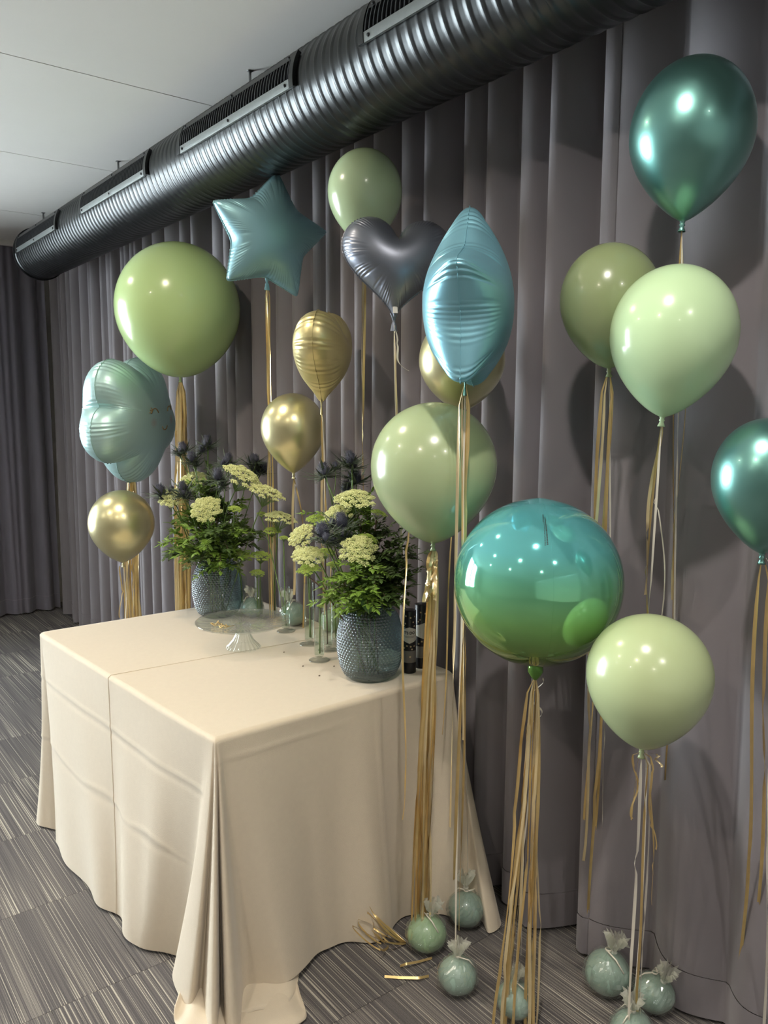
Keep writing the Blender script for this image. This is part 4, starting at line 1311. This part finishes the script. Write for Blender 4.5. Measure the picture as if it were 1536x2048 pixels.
def umbel(label, base, head, r, kind='umbel', tilt=(0, 0), seed=1, bow=(0, 0), group=None, stemmat='stem'):
    t = thing('umbel_flower', label, 'flower', base, group=group)
    k = (seed % 3, kind)
    e = Vector(head) - Vector(base)
    for idx, (nm, mt) in enumerate((('florets', kind), ('rays', 'stem'))):
        kk = (k, idx)
        if kk not in _umb_obj:
            o = umbel_mesh(seed % 3)[idx].build(nm, M[mt], t, False)
            if nm == 'florets': tag(o, kind='stuff')
            _umb_obj[kk] = o
        else:
            o = share(nm, _umb_obj[kk], t)
            if nm == 'florets': tag(o, kind='stuff')
        o.location = e; o.scale = (r, r, r); o.rotation_mode = 'ZYX'; o.rotation_euler = (tilt[0], tilt[1], seed * 1.3)
    tl = Euler((tilt[0], tilt[1], 0), 'ZYX').to_matrix() @ Vector((0, 0, -0.85 * r))
    m = MB(); m.tube(stem_path((0, 0, 0), e + tl, bow), 0.0022, 6); m.build('stem', M[stemmat], t)
    return t
_th = {}
def thistle(label, base, head, sc=1.0, tilt=(0, 0), bow=(0, 0), group=None, rz=0.0, side=True):
    t = thing('thistle_flower', label, 'flower', base, group=group)
    e = Vector(head) - Vector(base)
    if not _th:
        rnd = random.Random(2)
        m = MB(); m.lathe([(0.001, 0.0), (0.010, 0.003), (0.014, 0.013), (0.012, 0.026), (0.007, 0.036), (0.001, 0.039)], 14)
        for k in range(150):
            z = (k + 0.5) / 150; a = k * 2.39996
            zz = 0.002 + 0.036 * z; r = np.interp(zz, [0, .003, .013, .026, .036, .039], [.001, .010, .014, .012, .007, .001])
            d = Vector((math.cos(a), math.sin(a), 0.5 + z)).normalized()
            p = Vector((r * math.cos(a) * 0.9, r * math.sin(a) * 0.9, zz)); u = d.orthogonal().normalized() * 0.0011; w = d.cross(u)
            tip = p + d * rnd.uniform(0.007, 0.014)
            m.add([p + u, p - u * 0.5 + w * 0.87, p - u * 0.5 - w * 0.87, tip], [(0, 1, 3), (1, 2, 3), (2, 0, 3)])
        _th['h'] = m
        m = MB()
        for k in range(18):
            a = k * 2 * math.pi / 18 + rnd.uniform(-.15, .15); L_ = rnd.uniform(0.045, 0.075); up_ = rnd.uniform(-0.3, 0.75)
            d = Vector((math.cos(a), math.sin(a), up_)).normalized(); s = Vector((-math.sin(a), math.cos(a), 0)); nrm = d.cross(s)
            pts = []
            for (f_, w_) in [(0, .0018), (0.3, .0042), (0.6, .0032), (1.0, .0002)]:
                p = d * L_ * f_ + Vector((0, 0, 0.012 * f_ * f_))
                pts += [p - s * w_, p + nrm * w_ * 0.5, p + s * w_]
            fs = []
            for i in range(3):
                q = i * 3; fs += [(q, q + 1, q + 4, q + 3), (q + 1, q + 2, q + 5, q + 4)]
            m.add(pts, fs)
            for (f_, sg) in [(0.35, 1), (0.35, -1), (0.62, 1), (0.62, -1)]:       # spiny teeth
                p = d * L_ * f_; q = p + (d * 0.6 + s * sg).normalized() * 0.011
                m.add([p - d * 0.002, p + d * 0.002, q, p + nrm * 0.001], [(0, 1, 2), (1, 3, 2), (3, 0, 2)])
        _th['b'] = m
        _th['oh'] = _th['h'].build('flower_head', M['thistle'], t); _th['ob'] = _th['b'].build('bracts', M['bract'], t, False)
        hs = [_th['oh'], _th['ob']]
    else:
        hs = [share('flower_head', _th['oh'], t), share('bracts', _th['ob'], t)]
    for o in hs: o.location = e; o.scale = (sc, sc, sc); o.rotation_mode = 'ZYX'; o.rotation_euler = (tilt[0], tilt[1], rz)
    m = MB(); m.tube(stem_path((0, 0, 0), e, bow), 0.002, 6); m.build('stem', M['stem'], t)
    if side:
        rr = random.Random(int(abs(rz) * 1000) + 5)
        for k in range(2):
            q = e + Vector((rr.uniform(-.03, .03), rr.uniform(-.03, .03), rr.uniform(-0.03, 0.03)))
            for nm, src in (('flower_head', _th['oh']), ('bracts', _th['ob'])):
                o = share(nm, src, t, q); s2 = sc * rr.uniform(0.5, 0.75); o.scale = (s2, s2, s2); o.rotation_euler = (rr.uniform(-.6, .6), rr.uniform(-.6, .6), rr.uniform(0, 6))
            m = MB(); m.tube([e * 0.86, e * 0.93 + (q - e) * 0.6, q], 0.0013, 5); m.build('stem', M['stem'], t)
    return t
_sp = {}
def sprig(label, base, tip, mat='leaf', seed=0, leaf=0.026, group=None, droop=0.04, start=0.4, pairs=15):
    """stem with pairs of narrow leaflets and a few side twigs"""
    t = thing('leaf_sprig', label, 'foliage', base, group=group)
    rnd = random.Random(seed)
    e = Vector(tip) - Vector(base)
    pts = []
    for i in range(13):
        f_ = i / 12; h = 1 - (1 - f_) ** 1.6
        pts.append(Vector((e.x * f_ ** 1.3, e.y * f_ ** 1.3, e.z * h)) + Vector((0, 0, -droop * max(0, f_ - 0.6) ** 2 * 4)))
    m = MB(); m.tube(pts, [0.0022 - 0.0013 * i / 12 for i in range(13)], 5); m.build('stem', M['stem_br'], t)
    lv = MB()
    def leaflet(p, d, L_, up_):
        s = d.cross(up_)
        s = s.normalized() if s.length > 1e-5 else d.orthogonal().normalized()
        nrm = s.cross(d).normalized(); W = L_ * 0.22
        b = [p, p + d * L_ * 0.35 + s * W - nrm * W * 0.25, p + d * L_ * 0.38 + nrm * 0.0, p + d * L_ * 0.35 - s * W - nrm * W * 0.25, p + d * L_ * 0.75 + s * W * 0.75 - nrm * L_ * 0.06, p + d * L_ * 0.75 - s * W * 0.75 - nrm * L_ * 0.06, p + d * L_ - nrm * L_ * 0.12]
        lv.add(b, [(0, 1, 2), (0, 2, 3), (1, 4, 6, 2), (3, 2, 6, 5)])
    def along(path, a, bnum, Ls):
        n = len(path) - 1
        for k in range(bnum):
            f_ = a + (1 - a) * k / max(1, bnum - 1); x = f_ * n; i = min(int(x), n - 1); p = path[i].lerp(path[i + 1], x - i)
            d = (path[i + 1] - path[i]).normalized()
            up_ = Vector((rnd.uniform(-.5, .5), rnd.uniform(-.5, .5), 1)).normalized()
            s = d.cross(up_).normalized()
            for sg in (-1, 1):
                dd = (d * rnd.uniform(0.5, 0.9) + s * sg + up_ * rnd.uniform(-0.2, 0.35)).normalized()
                leaflet(p, dd, Ls * rnd.uniform(0.75, 1.2) * (1 - 0.3 * f_), up_)
        leaflet(path[-1], (path[-1] - path[-2]).normalized(), Ls, Vector((0, 0, 1)))
    along(pts, start, pairs, leaf)
    for k in range(9):
        f_ = rnd.uniform(max(0.35, start - 0.1), 0.9); i = int(f_ * 12); p = pts[i]
        d = (pts[i + 1] - pts[i]).normalized(); o = Vector((rnd.uniform(-1, 1), rnd.uniform(-1, 1), rnd.uniform(-0.4, 0.5)))
        dd = (d * 0.6 + o * 0.9).normalized(); L_ = rnd.uniform(0.05, 0.11)
        path = [p + dd * L_ * q + Vector((0, 0, -0.015 * q * q)) for q in (0, .25, .5, .75, 1)]
        along(path, 0.15, 9, leaf * 0.9)
    tag(lv.build('leaflets', M[mat], t, False), kind='stuff')
    return t

# far left bouquet -------------------------------------------------
G1 = 'flowers in the far left blue vase'; G2 = 'flowers in the near right blue vase'
b1 = Vector(V1) + Vector((0, 0, 0.012)); b2 = Vector(V2) + Vector((0, 0, 0.012))
rb = random.Random(21)
def root(b, s=0.03):
    return tuple(b + Vector((rb.uniform(-s, s), rb.uniform(-s, s), 0)))
for lab, hd, r, kd, tl in [
    ('large cream umbel flower at the upper right of the far left bouquet', (1.493, 2.819, 1.336), 0.082, 'umbel', (0.5, 0.35)),
    ('large cream umbel flower at the front of the far left bouquet', (1.324, 2.805, 1.225), 0.058, 'umbel', (0.75, -0.45)),
    ('cream umbel flower leaning out right of the far left bouquet', (1.544, 2.732, 1.277), 0.068, 'umbel', (0.25, 0.2)),
    ('cream umbel flower at the left edge of the far left bouquet', (1.287, 3.03, 1.253), 0.055, 'umbel', (0.4, -0.5)),
    ('cream umbel flower behind the thistles of the far left bouquet', (1.424, 3.125, 1.313), 0.06, 'umbel', (0.2, -0.3)),
    ('small lime umbel flower in the middle of the far left bouquet', (1.434, 2.782, 1.219), 0.026, 'umbel_lime', (0.3, 0)),
]:
    umbel(lab, root(b1), hd, r * 0.98, kd, tl, rb.randint(0, 90), (rb.uniform(-.02, .02), rb.uniform(-.02, .02)), G1)
for lab, px in [('tall thistle at the top of the far left bouquet', (1.457, 3.057, 1.45)), ('dark blue thistle at the far left tip of the far left bouquet', (1.256, 3.056, 1.263)),
                ('dark blue thistle left of centre in the far left bouquet', (1.304, 2.957, 1.278)), ('dark blue thistle in the centre of the far left bouquet', (1.4, 2.852, 1.329)),
                ('dark blue thistle at the upper left of the far left bouquet', (1.403, 3.089, 1.385)), ('dark blue thistle at the upper right of the far left bouquet', (1.595, 2.938, 1.375)),
                ('dark blue thistle between the cream umbels of the far left bouquet', (1.471, 2.908, 1.382)), ('dark blue thistle beside the gold fringe in the far left bouquet', (1.4, 3.162, 1.423)), ('dark blue thistle at the right shoulder of the far left bouquet', (1.649, 2.954, 1.34))]:
    hv = Vector(px) - b1
    thistle(lab, root(b1), px, 1.15, (-hv.y * 1.6, hv.x * 1.6), (0, 0), G1, rb.uniform(0, 6))
tips1 = [(1.281, 3.006, 1.074),(1.22, 2.933, 1.119),(1.241, 2.845, 1.07),(1.271, 2.756, 1.06),(1.322, 2.693, 1.073),(1.415, 2.711, 1.08),(1.504, 2.775, 1.112),(1.603, 2.892, 1.129),(1.257, 2.784, 1.163),(1.315, 2.714, 1.175),(1.406, 2.731, 1.165),(1.269, 2.705, 1.133),(1.348, 2.68, 1.119),(1.32, 3.116, 1.15),(1.564, 2.926, 1.15),(1.447, 3.027, 1.211),(1.536, 3.023, 1.226),(1.38, 3.075, 1.191),(1.266, 3.075, 1.036),(1.328, 2.707, 1.033),(1.4, 3.016, 1.314),(1.461, 2.961, 1.267),(1.527, 2.908, 1.257),(1.367, 3.078, 1.305),(1.465, 3.034, 1.344),(1.296, 3.019, 1.223)]
def where(tp, top):
    d = Vector(tp) - Vector(top)
    a = d.x * 0.79 - d.y * 0.61
    h = 'far left' if a < -0.13 else 'left' if a < -0.045 else 'middle' if a < 0.045 else 'right' if a < 0.13 else 'far right'
    v = 'low' if d.z < 0.1 else 'mid-height' if d.z < 0.21 else 'high'
    f = 'front side' if -d.x * 0.61 - d.y * 0.79 > 0.05 else 'curtain side'
    return v + ', ' + h + ', ' + f
top1 = Vector(V1) + Vector((0, 0, 0.18))
for i, tp in enumerate(tips1):
    q = top1 + Vector((rb.uniform(-.025, .025), rb.uniform(-.025, .025), 0))
    sprig(('green' if i % 3 else 'dark green') + ' leafy sprig of the far left bouquet, ' + where(tp, top1), tuple(q), tp, 'leaf' if i % 3 else 'leaf_dk', 100 + i, 0.033, 'sprigs in the far left blue vase', 0.05, 0.32)

# near right bouquet -----------------------------------------------
for lab, hd, r, kd, tl in [
    ('big cream umbel flower at the front of the near right bouquet', (1.383, 1.897, 1.187), 0.054, 'umbel', (0.7, -0.35)),
    ('wide cream umbel flower at the top of the near right bouquet', (1.455, 2.016, 1.321), 0.064, 'umbel', (0.25, -0.15)),
    ('cream umbel flower pointing left from the near right bouquet', (1.313, 2.109, 1.209), 0.045, 'umbel', (0.2, -0.75)),
    ('cream umbel flower at the lower left of the near right bouquet', (1.301, 2.045, 1.156), 0.045, 'umbel', (0.4, -0.3)),
    ('cream umbel flower under the top one in the near right bouquet', (1.408, 2.045, 1.277), 0.045, 'umbel', (0.3, -0.6)),
    ('lime umbel flower right of the near right bouquet under the sage balloon', (1.509, 1.967, 1.279), 0.026, 'umbel_lime', (0.2, 0.2)),
    ('lime umbel flower at the left shoulder of the near right bouquet', (1.381, 2.127, 1.252), 0.032, 'umbel_lime', (0.3, -0.2)),
    ('lime umbel flower behind the big front one of the near right bouquet', (1.449, 1.939, 1.208), 0.032, 'umbel_lime', (0.3, 0.2)),
    ('lime umbel flower low at the left of the near right bouquet', (1.294, 2.044, 1.114), 0.03, 'umbel_lime', (0.2, -0.3)),
    ('lime umbel flower deep in the near right bouquet', (1.387, 2.057, 1.246), 0.035, 'umbel_lime', (0.3, 0.0)),
]:
    umbel(lab, root(b2), hd, r * 0.98, kd, tl, rb.randint(0, 90), (rb.uniform(-.02, .02), rb.uniform(-.02, .02)), G2, 'stem' if rb.random() < .7 else 'stem_br')
for lab, px in [('tallest dark thistle of the near right bouquet', (1.483, 2.073, 1.413)), ('dark thistle at the upper left of the near right bouquet', (1.414, 2.122, 1.386)),
                ('blue thistle with wide spiky bracts at the left of the near right bouquet', (1.325, 1.998, 1.217)), ('dark thistle in the middle of the near right bouquet', (1.389, 1.991, 1.243)),
                ('dark thistle just under the tallest one of the near right bouquet', (1.52, 2.1, 1.361))]:
    hv = Vector(px) - b2
    thistle(lab, root(b2), px, 1.2, (-hv.y * 1.4, hv.x * 1.4), (0, 0), G2, rb.uniform(0, 6))
tips2 = [(1.324, 1.952, 1.086),(1.324, 1.887, 1.075),(1.343, 1.838, 1.104),(1.315, 1.98, 1.052),(1.379, 1.814, 1.125),(1.434, 1.813, 1.148),(1.496, 1.832, 1.168),(1.523, 1.828, 1.12),(1.472, 1.813, 1.091),(1.411, 1.808, 1.085),(1.543, 1.865, 1.205),(1.514, 1.89, 1.22),(1.457, 1.866, 1.191),(1.382, 1.83, 1.166),(1.329, 1.868, 1.138),(1.333, 1.952, 1.124),(1.423, 2.026, 1.228),(1.491, 2.04, 1.252),(1.498, 1.97, 1.243),(1.547, 1.957, 1.24),(1.538, 1.846, 1.068),(1.363, 1.829, 1.065),(1.339, 1.883, 1.044),(1.469, 1.833, 1.049),(1.593, 1.884, 1.166),(1.391, 1.806, 1.14),(1.447, 2.082, 1.299),(1.515, 2.032, 1.311),(1.413, 2.109, 1.299),(1.49, 2.093, 1.336)]
top2 = Vector(V2) + Vector((0, 0, 0.185))
for i, tp in enumerate(tips2):
    q = top2 + Vector((rb.uniform(-.025, .025), rb.uniform(-.025, .025), 0))
    right = i in (5, 6, 7, 8, 9, 10, 11, 12, 18, 19, 20, 23, 24, 25)
    sprig(('dark' if right else 'bright') + ' leafy sprig of the near bouquet, ' + where(tp, top2), tuple(q), tp, 'leaf_dk' if right else 'leaf', 200 + i, 0.028, 'dark sprigs in the near right vase' if right else 'bright sprigs in the near right vase', 0.04, 0.32)
# one broad leaf hanging over the near vase
t = thing('broad_leaf', 'single broad green leaf hanging over the shoulder of the near blue vase', 'leaf', (1.385, 1.876, 1.069))
vs = []
d = Vector((1.38, 1.844, 1.003)) - Vector((1.385, 1.876, 1.069)); s = Vector((0.79, -0.61, 0)); nn = Vector((-0.61, -0.79, 0))
for i in range(9):
    f_ = i / 8; w = 0.018 * math.sin(math.pi * f_) ** 0.8 + 0.0003
    for k in (-1, -0.5, 0, 0.5, 1):
        vs.append(d * f_ + s * w * k + nn * (0.006 * math.sin(math.pi * f_) - 0.004 * abs(k)))
mesh('leaf_blade', vs, grid_faces(5, 9), M['leaf_plain'], t)
m = MB(); m.tube([tuple(d * f_ + nn * (0.0065 * math.sin(math.pi * f_))) for f_ in (-0.35, 0, .25, .5, .75, 1.0)], 0.0009, 5); m.build('midrib', M['leaf'], t)

# single stems in the bud vases -----------------------------------
def bud(i, lab, hd, r, kd='umbel_lime', tl=(0.2, 0), sm='stem'):
    b = Vector(BUD[i][1]) + Vector((rb.uniform(-.006, .006), rb.uniform(-.006, .006), 0.024))
    umbel(lab, tuple(b), hd, r, kd, tl, rb.randint(0, 90), (0, 0), 'single flowers in the bud vases', sm)
bud(0, 'flat lime umbel flower leaning over the bud vase next to the far left vase', (1.505, 2.885, 1.011), 0.045)
bud(0, 'tiny lime umbel flower below the flat one beside the far left vase', (1.514, 2.91, 0.969), 0.017)
bud(1, 'lime umbel flower over the second bud vase from the far left vase', (1.548, 2.789, 1.02), 0.04)
bud(1, 'round lime umbel flower hanging low between the first two bud vases', (1.532, 2.791, 0.953), 0.028)
bud(2, 'wide cream umbel flower on the tall stem between the two bouquets', (1.594, 2.715, 1.176), 0.062, 'umbel', (0.15, 0.1))
bud(2, 'lime umbel flower just below the wide cream one between the bouquets', (1.582, 2.754, 1.123), 0.032)
bud(3, 'small lime umbel flower above the wrapped weight on the table', (1.575, 2.654, 1.108), 0.018)
bud(3, 'small lime umbel flower on a thin stem left of the gold ribbon', (1.563, 2.805, 1.187), 0.02)
bud(4, 'cream umbel flower above the tall bud vase in the middle', (1.506, 2.387, 1.091), 0.05, 'umbel', (0.2, -0.2))
bud(4, 'lime umbel flower just over the tall bud vase in the middle', (1.516, 2.371, 1.043), 0.035)
bud(5, 'short green umbel bud inside the nearest bud vase', (1.451, 2.213, 0.944), 0.012)
bud(6, 'lime umbel flower on a brown stem in front of the near bouquet', (1.48, 2.22, 1.123), 0.03, 'umbel_lime', (0.2, 0), 'stem_br')
bud(7, 'lime umbel flower over the bud vase half hidden by the near vase', (1.526, 2.24, 1.071), 0.025)
for o in bpy.data.objects:
    for key in ('_n', '_k'):
        if key in o: del o[key]
